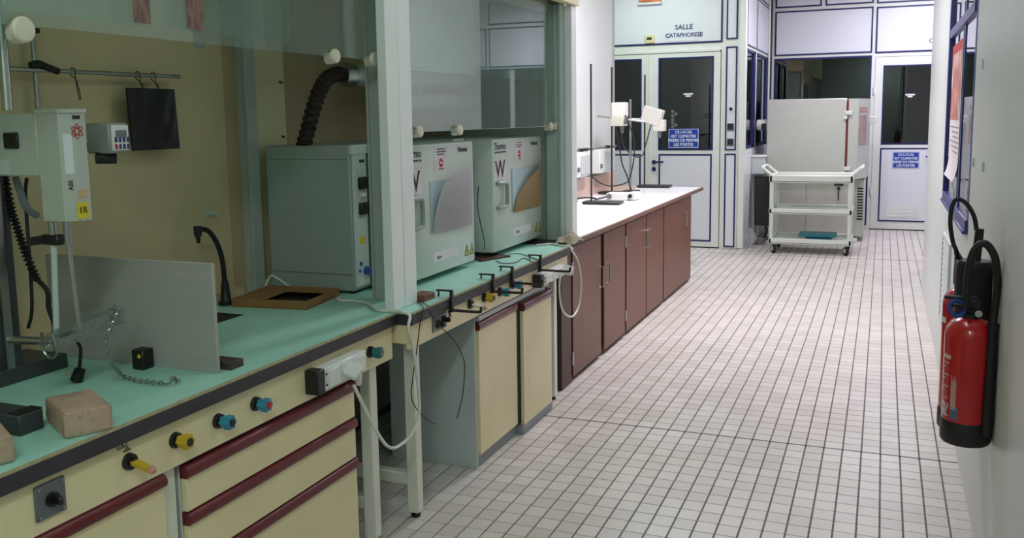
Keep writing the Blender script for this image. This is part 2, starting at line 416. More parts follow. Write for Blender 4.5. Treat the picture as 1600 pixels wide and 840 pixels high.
for y0, y1 in ((YS+.10, 12.36), (12.43, 13.70)):
    sub(wg, 'panel', M().box(XS, XS+.006, y0, y1, .05, 1.19, .002), WALLP)
    sub(wg, 'panel', M().box(XS, XS+.006, y0, y1, 2.49, 3.12, .002), WALLP)
    sub(wg, 'gasket', M().frame('x', XS+.004, .004, y0, y1, 2.48, 3.13, .016), BLUE)
    sub(wg, 'panel', M().box(XS, XS+.006, y0, y1, 3.17, CEIL-.02, .002), WALLP)
    sub(wg, 'gasket', M().frame('x', XS+.004, .004, y0, y1, 3.16, CEIL+.1, .016), BLUE)
sub(wg, 'corner_channel', M().box(XS, XS+.035, YF-.10, YF-.02, 0, CEIL, .004), JOINT)
sub(wg, 'conduit', M().cyl((XS+.02, 13.62, 0), (XS+.02, 13.62, CEIL), .016), FRAMEW)
# ------------------------------------------------ far partition (faces -y)
DX0, DX1 = -.14, .72
wf = struct('wall_far', M().box(XS, DX0, YF, YF+.08, 0, 1.20).box(XS, DX0, YF, YF+.08, 2.44, CEIL).box(XS, -1.50, YF, YF+.08, 1.2, 2.44).box(-.185, DX0, YF, YF+.08, 1.2, 2.44)
            .box(DX0, 3.2, YF, YF+.08, 2.415, CEIL).box(DX1, .80, YF, YF+.08, 0, 2.415).box(.8, 3.2, YF, YF+.08, 0, 1.2).box(1.86, 1.94, YF, YF+.08, 1.2, 2.44).box(3.05, 3.2, YF, YF+.08, 1.2, 2.44), FRAMEW)
for x0, x1, z0, z1 in ((-1.50, -.185, 2.475, 3.105), (-1.50, -.87, 3.15, CEIL+.05), (-.82, -.185, 3.15, CEIL+.05), (-.145, 1.15, 2.465, 3.095), (-.145, 1.15, 3.14, CEIL+.05),
                       (1.19, 2.3, 2.46, 3.09), (1.19, 2.3, 3.14, CEIL+.05), (2.34, 3.08, 2.46, 3.09), (-1.50, -.185, .06, 1.16), (.82, 1.84, .06, 1.16), (1.96, 3.04, .06, 1.16)):
    sub(wf, 'panel', M().box(x0+.01, x1-.01, YF-.006, YF, z0+.01, min(z1, CEIL)-.01, .002), WALLP)
    bluerect(wf, YF-.005, x0, x1, z0, z1, .022)
for k, (x0, x1) in enumerate(((-1.50, -.185), (.80, 1.86), (1.94, 3.05))):
    wt = Thing('window_%d' % (4+k), None, None, (x0, YF, 1.2), kind='structure')
    wt.part('window_frame', M().frame('y', YF-.006, .05, x0, x1, 1.2, 2.44, .026), BLUE)
    wt.part('pane', M().box(x0+.02, x1-.02, YF+.02, YF+.026, 1.22, 2.42), GLASSW)
d2 = leaf('door_3', DX0+.004, DX1-.004, YF, 2.41, -.032, .62, 1.20, 2.295, -.036, .625, .12, 1.155, 1)
d2.part('door_handle', M().cyl((.665, YF-.004, 1.03), (.665, YF-.05, 1.03), .012).tube([(.665, YF-.05, 1.03), (.62, YF-.055, 1.032), (.55, YF-.055, 1.035)], .012), BLUE)
vg = d2.part('vent_grille', M().frame('y', YF-.016, .010, .07, .487, .178, .385, .014), FRAMEW)
for k in range(9):
    z = .20+k*.0195
    d2.part('slat', M().prism([(.08, YF-.012, z+.012), (.08, YF-.018, z), (.08, YF-.016, z), (.08, YF-.010, z+.012)], (.395, 0, 0)), FRAMEW, parent=vg)
d2.part('hinge', M().cyl((DX0-.004, YF-.012, 1.9), (DX0-.004, YF-.012, 2.0), .012).cyl((DX0-.004, YF-.012, .5), (DX0-.004, YF-.012, .6), .012), FRAMEW)
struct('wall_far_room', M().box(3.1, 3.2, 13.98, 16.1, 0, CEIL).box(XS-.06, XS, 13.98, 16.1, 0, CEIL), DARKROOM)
# ================================================================== CEILING LAMPS
TUBE = mat('lit fluorescent tube', (255, 252, 248), .4, emit=6)
for k, (lx, ly, sx, sy, wt_, c) in enumerate(LAMPS):
    where = ['over the drawer bench', 'over the oven bench', 'over the brown bench', 'before the double door', 'over the white cart', 'before the far door', 'in the side bay'][k]
    t = Thing('ceiling_lamp', 'white twin tube fluorescent ceiling lamp '+where, 'ceiling lamp', (lx, ly, CEIL), group='fluorescent ceiling lamps')
    hx, hy = sx/2, sy/2
    t.part('housing', M().box(lx-hx, lx+hx, ly-hy, ly+hy, CEIL-.05, CEIL, .006), WHITEP)
    for s in (-1, 1):
        if sx > sy: p0, p1 = (lx-hx+.05, ly+s*hy*.5, CEIL-.07), (lx+hx-.05, ly+s*hy*.5, CEIL-.07)
        else: p0, p1 = (lx+s*hx*.5, ly-hy+.05, CEIL-.07), (lx+s*hx*.5, ly+hy-.05, CEIL-.07)
        t.part('tube', M().cyl(p0, p1, .013, seg=12), TUBE)
    ld = D.lights.new('lamp_light', 'AREA'); ld.shape = 'RECTANGLE'; ld.size = sx; ld.size_y = sy; ld.energy = wt_; ld.color = c; ld.spread = math.radians(160 if 5 < ly < 9 else 180)
    lo = D.objects.new('lamp_light', ld); COL.objects.link(lo); lo.parent = t.o; lo.location = (0, 0, -.09)
# ================================================================== BENCH 1 (under the first hood)
def rail(m, x, y0, y1, z0, z1):          # rounded maroon pull rail, front at x
    h = z1-z0
    prof = [(x-.02, z0), (x+.004, z0), (x+.010, z0+.15*h), (x+.012, z0+.5*h), (x+.006, z0+.85*h), (x-.004, z1), (x-.02, z1)]
    m.prism([(a, y0, b) for a, b in prof], (0, y1-y0, 0)); return m
def bench(name, label, y0, y1, xf, xa, za, legs, base_y):
    t = Thing(name, label, 'lab bench', (xf-.4, base_y, 0))
    wt = t.part('worktop', M().box(-2.62, xf-.004, y0, y1, .862, .9, .002), MINT, label='mint green laminate top')
    t.part('edge_band', M().box(xf-.006, xf, y0, y1, .851, .8935, .0015).box(-2.0, xf-.004, y0-.001, y0+.004, .851, .893), EDGE, parent=wt)
    t.part('edge_lip', M().box(xf-.007, xf-.0005, y0, y1, .8935, .9005), LIP, parent=wt)
    t.part('apron', M().box(xa-.02, xa, y0+.01, y1-.012, za, .853, .0015).box(-2.5, xa-.02, y0+.01, y0+.03, za+.02, .853).box(-2.5, xa-.02, y1-.03, y1-.012, za+.02, .853), CREAM)
    for (lx, ly) in legs:
        lg = t.part('leg', M().box(lx-.05, lx, ly-.025, ly+.025, .022, .86, .004), LEGW)
        t.part('foot', M().cyl((lx-.025, ly, .0), (lx-.025, ly, .012), .02).cyl((lx-.025, ly, .01), (lx-.025, ly, .03), .012), BLACKP, parent=lg)
    for ly in sorted({l[1] for l in legs}):
        t.part('stretcher', M().box(-2.5, xa-.06, ly-.02, ly+.02, .14, .19, .004), LEGW)
    return t
b1 = bench('lab_bench', 'long mint-topped lab bench with cream apron beneath the stirrer', -1.2, 3.09, -1.745, -1.765, .716, [(-1.785, 1.87), (-1.785, 2.96), (-2.5, 1.87), (-2.5, 2.96)], 1.5)
b1.part('sink_hole', M().box(-2.50, -2.30, 2.62, 2.86, .885, .9012), BLACKR, label='dark sink opening in the worktop')  # flat black slab stands for the shade down the sink hole
b2 = bench('lab_bench', 'mint-topped lab bench carrying the two ovens', 3.09, 5.045, -1.68, -1.695, .752, [(-1.74, 3.23), (-1.735, 4.93), (-2.5, 3.23), (-2.5, 4.93)], 4.0)
def valve(t, x, y, z, km, kind, lab):
    p = t.part('valve', M().cyl((x-.002, y, z), (x+.012, y, z), .023, .021).cyl((x+.01, y, z), (x+.022, y, z), .012), BLACKP, label='black round valve rosette')
    m = M()
    if kind == 'lever':
        m.prism([(x+.018, y-.012, z-.004), (x+.018, y+.012, z-.004), (x+.075, y+.010, z-.02), (x+.075, y-.008, z-.02)], (0, 0, .010))
    else:
        n = 6; ring = [(math.cos(2*math.pi*i/(2*n))*(.022 if i % 2 == 0 else .017), math.sin(2*math.pi*i/(2*n))*(.022 if i % 2 == 0 else .017)) for i in range(2*n)]
        m.prism([(x+.018, y+a*.85, z+b*.85) for a, b in ring], (.012, 0, 0)).prism([(x+.03, y+a, z+b) for a, b in ring], (.022, 0, 0))
    kn = t.part('knob', m, km, parent=p, label=lab)
    if kind == 'lever': t.part('cap', M().sphere((x+.076, y+.001, z-.013), .011, seg=12), PINK, parent=p)
    else: t.part('cap', M().cyl((x+.05, y, z), (x+.055, y, z), .011), REDP if kind == 'red' else (GREYP if kind == 'grey' else BLACKP), parent=p)
valve(b1, -1.765, 1.713, .792, YEL, 'lever', 'yellow lever tap')
valve(b1, -1.765, 1.879, .792, YEL, 'black', 'yellow knob')
valve(b1, -1.765, 2.053, .790, BLUEK, 'black', 'turquoise knob')
valve(b1, -1.765, 2.224, .790, BLUEK, 'red', 'turquoise knob with red cap')
valve(b1, -1.765, 2.905, .785, mat('dark teal plastic', (34, 110, 120), .4), 'grey', 'teal knob')
b1.part('handwriting', M().text('GAZ', .02, (-1.765, 1.695, .838), (0, 1, 0), (0, 0, 1)).text('ville', .017, (-1.765, 1.71, .824), (0, 1, 0), (0, 0, 1)), INK)
valve(b2, -1.695, 3.655, .825, IVORY, 'lever', 'ivory lever tap')
valve(b2, -1.695, 3.812, .826, YEL, 'black', 'yellow knob')
valve(b2, -1.695, 4.000, .818, BLUEK, 'grey', 'turquoise knob')
valve(b2, -1.695, 4.170, .824, BLUEK, 'grey', 'turquoise knob')
# rotary switch plates
def plate(t, x, y0, y1, z0, z1, ks):
    p = t.part('switch_plate', M().box(x-.002, x+.006, y0, y1, z0, z1, .002), GREYP, label='grey metal rotary switch plate')
    for (y, z) in ks:
        t.part('rotary_switch', M().cyl((x+.004, y, z), (x+.016, y, z), .017).box(x+.014, x+.04, y-.006, y+.006, z-.010, z+.010, .003, mtx=None), BLACKP, parent=p)
    for (a, b) in ((y0+.009, z0+.009), (y1-.009, z0+.009), (y0+.009, z1-.009), (y1-.009, z1-.009)):
        t.part('screw', M().cyl((x+.004, a, b), (x+.008, a, b), .004, seg=8), STEEL, parent=p)
plate(b1, -1.765, 1.43, 1.513, .748, .832, [(1.472, .790)])
plate(b2, -1.695, 3.285, 3.412, .778, .842, [(3.325, .806), (3.378, .815)])
# socket strips: part of their bench
def sockets(t, x, y0, y1, z0, z1):
    p = t.part('socket_box', M().box(x-.002, x+.05, y0+.03, y1, z0, z1, .004), WHITEP, label='white surface mounted double socket')
    t.part('end_cap', M().box(x-.002, x+.052, y0-.012, y0+.032, z0-.004, z1+.002, .003), BLACKP, parent=p)
    n = 3; w_ = (y1-y0-.06)/n
    for k in range(n):
        a = y0+.05+k*w_
        t.part('cover', M().box(x+.048, x+.058, a, a+w_-.006, z0+.008, z1-.008, .002), WHITEP, parent=p)
    for z in (z0+.02, z1-.02): t.part('screw', M().cyl((x+.048, y0+.04, z), (x+.053, y0+.04, z), .004, seg=8), INK, parent=p)
sockets(b1, -1.765, 2.50, 2.80, .745, .822)
sockets(b2, -1.695, 4.46, 4.86, .762, .822)
# ------------------------------------------------ under-bench units of bench 1
def drawer_unit(name, label, y0, y1, xf, ztop, rails, zbot, drawer=True):
    t = Thing(name, label, 'cabinet', (xf-.25, (y0+y1)/2, 0))
    t.part('carcass', M().box(xf-.50, xf-.022, y0, y1, zbot-.02, ztop, .002), GREYW)
    t.part('plinth', M().box(xf-.48, xf-.06, y0+.01, y1-.01, 0, zbot-.018), GREYW)
    for k, zr in enumerate(rails):
        zb = rails[k+1]+.022 if k+1 < len(rails) else zbot
        d = t.part('drawer' if drawer else 'door', M().box(xf-.02, xf, y0+.002, y1-.002, zb, zr-.016, .0015), CREAM)
        t.part('pull_rail', rail(M(), xf, y0, y1, zr-.018, zr+.018), MAROON, parent=d, label='maroon pull rail')
    return t
drawer_unit('drawer_cabinet', 'cream drawer unit with three maroon pull rails under the mint bench', 1.91, 2.79, -1.765, .704, [.686, .549, .396], .10)
drawer_unit('base_cabinet', 'cream cupboard with one maroon rail beside the drawer unit', .95, 1.832, -1.765, .714, [.697], .10, False)
# ------------------------------------------------ sliding door cabinet of bench 2
t = Thing('sliding_cabinet', 'grey-sided cabinet with two cream sliding doors under the oven bench', 'cabinet', (-1.96, 4.29, 0))
t.part('carcass', M().box(-2.19, -1.745, 3.81, 4.78, .055, .712, .002), GREYW)
t.part('side_panel', M().box(-2.195, -1.735, 3.79, 3.81, .0, .73, .002), GREYW)
t.part('plinth', M().box(-2.15, -1.738, 3.81, 4.76, 0, .06), mat('grey plinth', (140, 144, 150), .5))
dd = t.part('sliding_door', M().box(-1.742, -1.722, 3.812, 4.285, .062, .672, .0015), CREAM)
t.part('pull_rail', rail(M(), -1.722, 3.80, 4.285, .668, .708), MAROON, parent=dd, label='maroon pull rail')
dd = t.part('sliding_door', M().box(-1.722, -1.702, 4.332, 4.765, .042, .662, .0015), CREAM)
t.part('pull_rail', rail(M(), -1.70, 4.325, 4.765, .655, .697), MAROON, parent=dd, label='maroon pull rail')
t.part('door_track', M().box(-1.742, -1.70, 4.30, 4.765, 0, .042, .002), mat('grey plinth', (140, 144, 150), .5))
t.part('top_rail', M().box(-1.745, -1.72, 3.81, 4.78, .71, .735, .002), GREYW)
t.part('gap_shade', M().box(-1.745, -1.724, 4.287, 4.33, .06, .71), BLACKR)  # black strip stands for the shade in the gap between the doors
# ================================================================== FUME HOODS
h1 = Thing('fume_hood', 'open-fronted fume hood around the stirrer with raised glass sash', 'fume hood', (-2.2, 1.2, .9))
h1.part('back_panel', M().box(-2.63, -2.605, -1.2, 3.185, .9, 2.62), CREAMD, label='beige back panel')
h1.part('ledge', M().box(-2.605, -2.55, -1.2, 3.185, .9, .943, .004), CREAMD)
h1.part('post', M().box(-1.80, -1.76, 3.09, 3.184, .9, 2.62, .003), POSTW)
h2_front_jamb = ('front_jamb', M().box(-1.960, -1.905, 3.28, 3.325, .9, 2.62, .002).box(-1.962, -1.952, 3.27, 3.28, .9, 2.62).box(-1.912, -1.902, 3.27, 3.28, .9, 2.62), ALU)
h2_back_jamb = ('back_jamb', M().box(-2.628, -2.575, 3.27, 3.325, .9, 2.62, .002).box(-2.575, -2.565, 3.263, 3.325, .9, 2.62).box(-2.562, -2.545, 3.26, 3.325, .9, 2.62, .002), ALU)
h1.part('canopy', M().box(-2.63, -1.76, -1.2, 3.184, 2.62, CEIL, .004), CREAM)
h1.part('side_panel', M().box(-2.62, -1.80, -1.22, -1.2, .9, 2.62), HOODG)
sa = h1.part('sash', M().box(-1.853, -1.847, -1.18, 3.184, 1.878, 2.62), GLASSH, label='glass sash')
sb = h1.part('rear_sash', M().box(-1.888, -1.882, -1.18, 2.66, 1.912, 2.62), GLASSH, label='second glass sash behind')
def sknob(t, p, y, z, r=.026, x=-1.845):
    t.part('sash_knob', M().cyl((x-.014, y, z), (x+.006, y, z), r*.55).lathe([(r*.8, 0), (r, .004), (r, .012), (r*.85, .017), (r*.3, .019)], (x+.004, y, z), (1, 0, 0), 20), IVORY, parent=p)
    t.part('sash_knob', M().cyl((x-.03, y+.012, z-.006), (x-.012, y+.012, z-.006), r*.8), IVORY, parent=p)
for y, z, r in ((1.56, 1.866, .030), (2.853, 1.878, .026), (3.126, 1.882, .026)): sknob(h1, sa, y, z, r)
RT = mat('red printed sticker', (128, 98, 86), .5, var=.5, scale=60, stretch=(1, 1, .4))
for px in (220, 303):
    a = onX(px-13, 20, -1.85).y; b = onX(px+13, 20, -1.85).y
    h1.part('sticker', M().box(-1.8465, -1.8455, a, b, 1.915, 2.06), RT, parent=sa, label='faded red printed sticker')
for (y, z) in ((3.04, 1.963), (3.04, 1.274)):
    h1.part('peg', M().cyl((-2.606, y, z), (-2.555, y, z), .009).cyl((-2.606, y, z), (-2.60, y, z), .018), GREYW)
h2 = Thing('fume_hood', 'fume hood enclosing the two ovens with half-lowered glass sash', 'fume hood', (-2.2, 4.3, .9))
h2.part('back_panel', M().box(-2.63, -2.605, 3.187, 5.284, .9, 2.62), mat('tan hood lining', (196, 170, 138), .5, var=.05), label='tan back panel')
h2.part(*h2_front_jamb); h2.part(*h2_back_jamb)
sp = h2.part('side_strip', M().box(-2.605, -2.595, 3.34, 3.60, .9, 2.4, .001), CREAM, label='cream lining strip with screws')
for yy, zz in ((3.565, 1.83), (3.58, 1.826), (3.565, 1.58), (3.58, 1.577)):
    h2.part('screw', M().cyl((-2.596, yy, zz), (-2.592, yy, zz), .0055, seg=8), INK, parent=sp)
h2.part('post', M().box(-1.80, -1.76, 3.187, 3.288, .9, 2.314, .003), POSTW)
h2.part('end_panel', M().box(-2.62, -1.80, 5.285, 5.325, .9, 2.62, .002), HOODG, label='grey-green end panel')
h2.part('end_jamb', M().box(-1.90, -1.80, 5.255, 5.284, .9, 2.314, .002).box(-1.812, -1.80, 5.24, 5.26, .9, 2.314), HOODG)
h2.part('end_post', M().box(-1.81, -1.76, 5.33, 5.425, .9, 2.314, .003), POSTW)
h2.part('header', M().box(-1.925, -1.875, 3.29, 5.25, 2.262, 2.62, .002), FRAMEW)
h2.part('cornice', M().box(-1.80, -1.742, 3.187, 5.44, 2.316, 2.42, .004), CREAM, label='cream cornice')
h2.part('canopy', M().box(-2.63, -1.77, 3.187, 5.425, 2.62, CEIL, .004).box(-1.80, -1.77, 3.187, 5.425, 2.40, 2.64), CREAM)
s2 = h2.part('sash', M().box(-1.853, -1.847, 3.285, 5.255, 1.597, 2.60), GLASSH, label='half-lowered glass sash')
h2.part('sash_edge', M().box(-1.854, -1.846, 3.285, 5.255, 1.5955, 1.597), HOODG, parent=s2)
s3 = h2.part('rear_sash', M().box(-1.888, -1.882, 3.285, 5.255, 1.86, 2.26), GLASSH, label='second glass sash behind')
for y in (3.485, 3.885, 5.155, 5.24): sknob(h2, s2, y, 1.596, .024)
# exhaust ducts inside hood 2 and the corrugated hose from the first oven
dk = h2
dk.part('exhaust_pipe', M().cyl((-2.36, 3.72, 1.862), (-2.36, 5.10, 1.895), .052, seg=20).sphere((-2.36, 5.10, 1.895), .052, seg=16), ALU)
dk.part('exhaust_pipe', M().cyl((-2.36, 4.05, 1.735), (-2.36, 5.08, 1.748), .052, seg=20).sphere((-2.36, 5.08, 1.748), .052, seg=16), ALU)
dk.part('pipe_collar', M().cyl((-2.36, 3.70, 1.862), (-2.36, 3.80, 1.864), .057, seg=20), STEEL)
dk.part('pipe_bracket', M().box(-2.606, -2.36, 4.5, 4.53, 1.70, 1.92), ALU)
hs = []
hp_ = [onX(x, y, -2.355) for x, y in ((474, 229), (481, 203), (489, 172), (498, 145), (509, 125), (522, 117))]+[Vector((-2.36, 3.71, 1.864))]
m = M(); m.tube(hp_, lambda t_: .033+.0035*math.sin(t_*2*math.pi*17), seg=14, smooth=26)
single('flexible_hose', m, mat('dark brown rubber hose', (44, 24, 20), .6, var=.2), 'dark corrugated exhaust hose rising from the oven top', 'hose', tuple(hp_[0]))
# ================================================================== OVENS
def oven(y0):
    t = Thing('drying_oven', 'pale grey lab oven with white paper folder, beside the hood post', 'oven', (-2.3, y0+.45, .9), group='lab ovens on the mint bench')
    yb, yd = y0, y0+.125
    t.part('case', M().box(-2.53, -2.098, yb, yb+.88, .915, 1.543, .006), OVENG, label='grey steel case')
    for zz in (1.483, .985): t.part('case_seam', M().box(-2.52, -2.11, yb-.0015, yb+.001, zz, zz+.003), GREYP)
    cp = t.part('control_panel', M().box(-2.098, -2.088, yb+.012, yb+.118, .93, 1.53, .002), OVENW)
    t.part('panel_top', M().box(-2.10, -2.084, yb, yb+.125, 1.505, 1.545, .002), OVENW)
    t.part('switch_field', M().box(-2.089, -2.086, yb+.03, yb+.115, 1.23, 1.44), GREYW, parent=cp)
    for z in (1.38, 1.27): t.part('rocker_switch', M().box(-2.087, -2.068, yb+.04, yb+.10, z-.026, z+.026, .004), BLACKP, parent=cp)
    t.part('rocker_key', M().box(-2.089, -2.07, yb+.06, yb+.085, 1.322, 1.338, .002), WHITEP, parent=cp)
    t.part('toggle', M().cyl((-2.09, yb+.065, 1.475), (-2.07, yb+.075, 1.475), .006), INK, parent=cp)
    t.part('yellow_tag', M().box(-2.088, -2.085, yb+.045, yb+.085, 1.118, 1.145), YELL, parent=cp)
    t.part('blue_plug', M().cyl((-2.09, yb+.085, .995), (-2.055, yb+.085, .995), .019), mat('blue plastic', (40, 80, 150), .4), parent=cp)
    t.part('port', M().cyl((-2.09, yb+.045, 1.03), (-2.083, yb+.045, 1.03), .009).cyl((-2.09, yb+.035, 1.0), (-2.083, yb+.035, 1.0), .007), mat('blue plastic', (40, 80, 150), .4), parent=cp)
    t.part('type_label', M().box(-2.088, -2.085, yb+.03, yb+.115, .938, .958), PAPER, parent=cp)
    for (a, b) in ((-2.5, yb+.05), (-2.13, yb+.05), (-2.5, yb+.83), (-2.13, yb+.83)):
        t.part('foot', M().cyl((a, b, .9), (a, b, .92), .018, seg=12), BLACKP)
    d = t.part('door', M().box(-2.085, -1.92, yd, yd+.755, .928, 1.538, .010, 2), OVENW)
    X = -1.92; R_, U_ = (0, 1, 0), (0, 0, 1)
    t.part('lettering', M().text('Thermo', .052, (X, yd+.105, 1.497), R_, U_, bold=.012).text('ELECTRON CORPORATION', .0135, (X, yd+.107, 1.466), R_, U_), INK, parent=d)
    t.part('lettering', M().text('Heraeus', .036, (X, yd+.625, 1.50), R_, U_, bold=.02, sp=.9), INK, parent=d)
    t.part('name_tag', M().box(X, X+.0012, yd+.10, yd+.19, 1.435, 1.452), PAPER, parent=d)
    lp = t.part('letter_label', M().box(X, X+.0012, yd+.02, yd+.18, 1.315, 1.43), PAPER, parent=d)
    t.part('lettering', M().text('W', .13, (X+.0014, yd+.10, 1.372), R_, U_, bold=.012, sp=.9), INK, parent=d)
    nt_ = t.part('notice', M().box(X, X+.0012, yd+.315, yd+.455, 1.41, 1.522), PAPER, parent=d)
    mm = M()
    for k, ww in enumerate((.08, .10, .07)): mm.box(X+.0012, X+.002, yd+.385-ww/2, yd+.385+ww/2, 1.507-k*.012, 1.512-k*.012)
    mm.box(X+.0012, X+.002, yd+.36, yd+.41, 1.416, 1.420)
    t.part('notice_print', mm, INK, parent=d)['kind'] = 'stuff'
    t.part('stop_symbol', M().lathe([(.021, 0), (.021, .0012)], (X+.001, yd+.385, 1.446), (1, 0, 0), 20), REDP, parent=d)
    t.part('stop_bar', M().box(X+.002, X+.0026, yd+.372, yd+.398, 1.442, 1.450), PAPER, parent=d)
    t.part('handle', M().tube([(X-.002, yd+.05, 1.30), (X+.016, yd+.052, 1.30), (X+.02, yd+.13, 1.297), (X+.02, yd+.15, 1.28), (X+.02, yd+.15, 1.19), (X+.02, yd+.13, 1.172), (X+.016, yd+.052, 1.168), (X-.002, yd+.05, 1.168)], .0115, smooth=5),
           mat('grey-green handle', (150, 166, 158), .4), parent=d)
    lab = t.part('serial_label', M().box(X, X+.0012, yd+.28, yd+.56, .985, 1.03), PAPER, parent=d)
    t.part('lettering', M().text('Binet', .024, (X+.001, yd+.345, 1.005), R_, U_), NAVYINK, parent=d)
    for k in (0, 1):
        c = yd+.655+k*.062
        tr = t.part('warning_triangle', M().prism([(X, c-.026, .968), (X, c+.026, .968), (X, c, 1.022)], (.0014, 0, 0)), INK, parent=d)
        t.part('warning_fill', M().prism([(X, c-.020, .972), (X, c+.020, .972), (X, c, 1.013)], (.0019, 0, 0)), YELL, parent=d)
        t.part('warning_mark', M().prism([(X, c-.003, .978), (X, c+.003, .978), (X, c+.004, .996), (X, c-.004, .996)], (.0024, 0, 0)), INK, parent=d)
    return t, yd
def folder(t, yd, d_, front, mt):
    X = -1.919
    b = t.part('folder_back', M().box(X, X+.004, yd+.265, yd+.70, 1.125, 1.365), mat('pale blue sleeve', (178, 200, 208), .3), parent=d_)
    # front sheet: bulging outwards with its near upper corner curled away
    m = M(); n = 12; G = []
    for i in range(n+1):
        row = []
        for j in range(n+1):
            u, v = i/n, j/n
            cut = front*(v**2)*.9
            y = yd+.272+.435*(cut+(1-cut)*u); z = 1.12+.25*v+.035*u*v
            x = X+.008+.022*math.sin(math.pi*min(1, v*.9+.05))*math.sin(math.pi*u*.9+.1)+.03*(1-u)*v*v
            row.append(m.b.verts.new((x, y, z)))
        G.append(row)
    for i in range(n):
        for j in range(n): m.b.faces.new((G[i][j], G[i+1][j], G[i+1][j+1], G[i][j+1]))
    bmesh.ops.solidify(m.b, geom=m.b.faces[:], thickness=.002)
    t.part('folder_sheet', m, mt, parent=d_)
for k, y0 in enumerate((3.345, 4.345)):
    t, yd = oven(y0)
    dr = [c for c in t.o.children if c.name.startswith('door')][0]
    folder(t, yd, dr, .22 if k == 0 else 1.0, PAPER if k == 0 else TANP)
    t.o['label'] = ['pale grey lab oven with a white paper folder on its door', 'pale grey lab oven with a tan paper folder on its door'][k]
# ================================================================== BROWN BENCH
single('brown_worktop', M().box(-2.628, -1.752, 5.44, 9.625, .872, .9, .002), WHITET, 'white worktop along the brown cabinets', 'worktop', (-2.2, 7.5, .872))
wtop = D.objects['brown_worktop']; wtop.name = 'white_worktop'
def edge_part(m, name, mt, label=None):
    m.shift(-wtop.location); o = D.objects.new(name, m.mesh(name, mt)); COL.objects.link(o); o.parent = wtop
    if label: o['label'] = label
WOODE = mat('brown edge wood', (120, 84, 70), .4, var=.12, scale=6, stretch=(4, .5, 4))
edge_part(M().box(-1.754, -1.735, 5.44, 9.645, .864, .9005, .008, 2), 'edge_nosing', WOODE, 'brown wooden nosing')
edge_part(M().box(-2.628, -1.754, 9.622, 9.645, .864, .9005, .006), 'edge_nosing', WOODE)
edge_part(M().box(-2.628, -1.735, 5.044, 5.44, .864, .9, .002), 'end_strip', EDGE)
def wcab(label, y0, y1, doors, hinges=()):
    t = Thing('wooden_cabinet', label, 'cabinet', (-2.15, (y0+y1)/2, 0), group='brown cabinets under the white worktop')
    t.part('carcass', M().box(-2.62, -1.775, y0+.002, y1-.002, .05, .862, .002), WOODD)
    t.part('plinth', M().box(-2.6, -1.785, y0+.004, y1-.004, 0, .052), WOODD)
    for (a, b, hy, hz) in doors:
        d = t.part('door', M().box(-1.773, -1.755, a, b, .03, .853, .0015), WOODB)
        if hy:
            t.part('handle', M().tube([(-1.757, hy, hz-.07), (-1.73, hy, hz-.07), (-1.728, hy, hz+.07), (-1.757, hy, hz+.07)], .005, smooth=0), STEEL, parent=d)
    for (hy, hz) in hinges: t.part('hinge', M().box(-1.757, -1.748, hy-.012, hy+.012, hz-.04, hz+.04, .002), STEEL)
    return t
wcab('brown cabinet with two steel handles beside the oven bench', 5.297, 6.58, [(5.315, 5.925, 5.895, .57), (6.005, 6.56, 6.06, .57)], [(5.30, .72), (5.30, .15), (6.57, .72), (6.57, .16)])
wcab('middle brown cabinet under the white worktop', 6.585, 7.85, [(6.60, 7.215, 7.19, .66), (7.24, 7.835, 7.28, .66)])
wcab('brown cabinet with a single wide door at the worktop end', 7.855, 9.13, [(7.875, 9.085, 8.75, .66)])
single('end_stile', M().box(-1.80, -1.757, 5.10, 5.285, .0, .866, .003), WOODD, 'dark brown stile between white bench leg and brown cabinet', 'stile', (-1.78, 5.2, 0))
# ------------------------------------------------ retort stands and gear on the white worktop
def stand(label, rx, ry, ztop, bx0, bx1, by0, by1, r=.009, mt=None, g='tall retort stands'):
    t = Thing('retort_stand', label, 'stand', (rx, ry, .9), group=None)
    t.part('base_plate', M().box(bx0, bx1, by0, by1, .905, .925, .004), DSTEEL)
    for a in (bx0+.03, bx1-.03):
        t.part('foot', M().cyl((a, (by0+by1)/2, .9), (a, (by0+by1)/2, .907), .012, seg=10), BLACKR)
    t.part('rod', M().cyl((rx, ry, .92), (rx, ry, ztop), r, seg=10), mt or mat('rust brown rod', (70, 54, 50), .45, metal=.4, var=.2, scale=20))
    return t
def zt(px, py, y): return onY(px, py, y).z
stand('retort stand nearest the hood with bare dark rod', onY(924, 310, 7.58).x, 7.58, zt(922, 100, 7.58), -2.39, -2.06, 7.50, 7.66)
p = onZ(956, 302, .9)
s2_ = stand('retort stand carrying the upright white stirrer motor', onY(956, 290, 8.6).x, 8.6, zt(955, 105, 8.6), -2.55, -2.30, 8.51, 8.69)
stand('short pale rod stand behind the white control box', onY(985, 290, 8.75).x, 8.75, zt(987, 155, 8.75), -2.36, -2.22, 8.70, 8.86, .011, STEEL)
s4_ = stand('retort stand at the worktop end carrying the tilted white motor', onY(1007, 280, 9.5).x, 9.5, zt(1006, 117, 9.5), onY(998, 291, 9.5).x, onY(1048, 293, 9.5).x, 9.40, 9.58)
WHG = mat('white motor case', (226, 224, 216), .35, var=.03)
def ybox(m, px0, py0, px1, py1, y, dep, bev=.006):
    a = onY(px0, py0, y); b = onY(px1, py1, y)
    return m.box(min(a.x, b.x), max(a.x, b.x), y, y+dep, min(a.z, b.z), max(a.z, b.z), bev)
t = Thing('stirrer_motor', 'upright white stirrer motor clamped to the dark rod', 'stirrer motor', onY(965, 197, 8.42))
t.part('body', ybox(M(), 955, 160, 976, 182, 8.44, .14), WHG)
t.part('gear_box', ybox(M(), 954, 182, 974, 197, 8.42, .15), mat('ivory motor case', (206, 202, 188), .4))
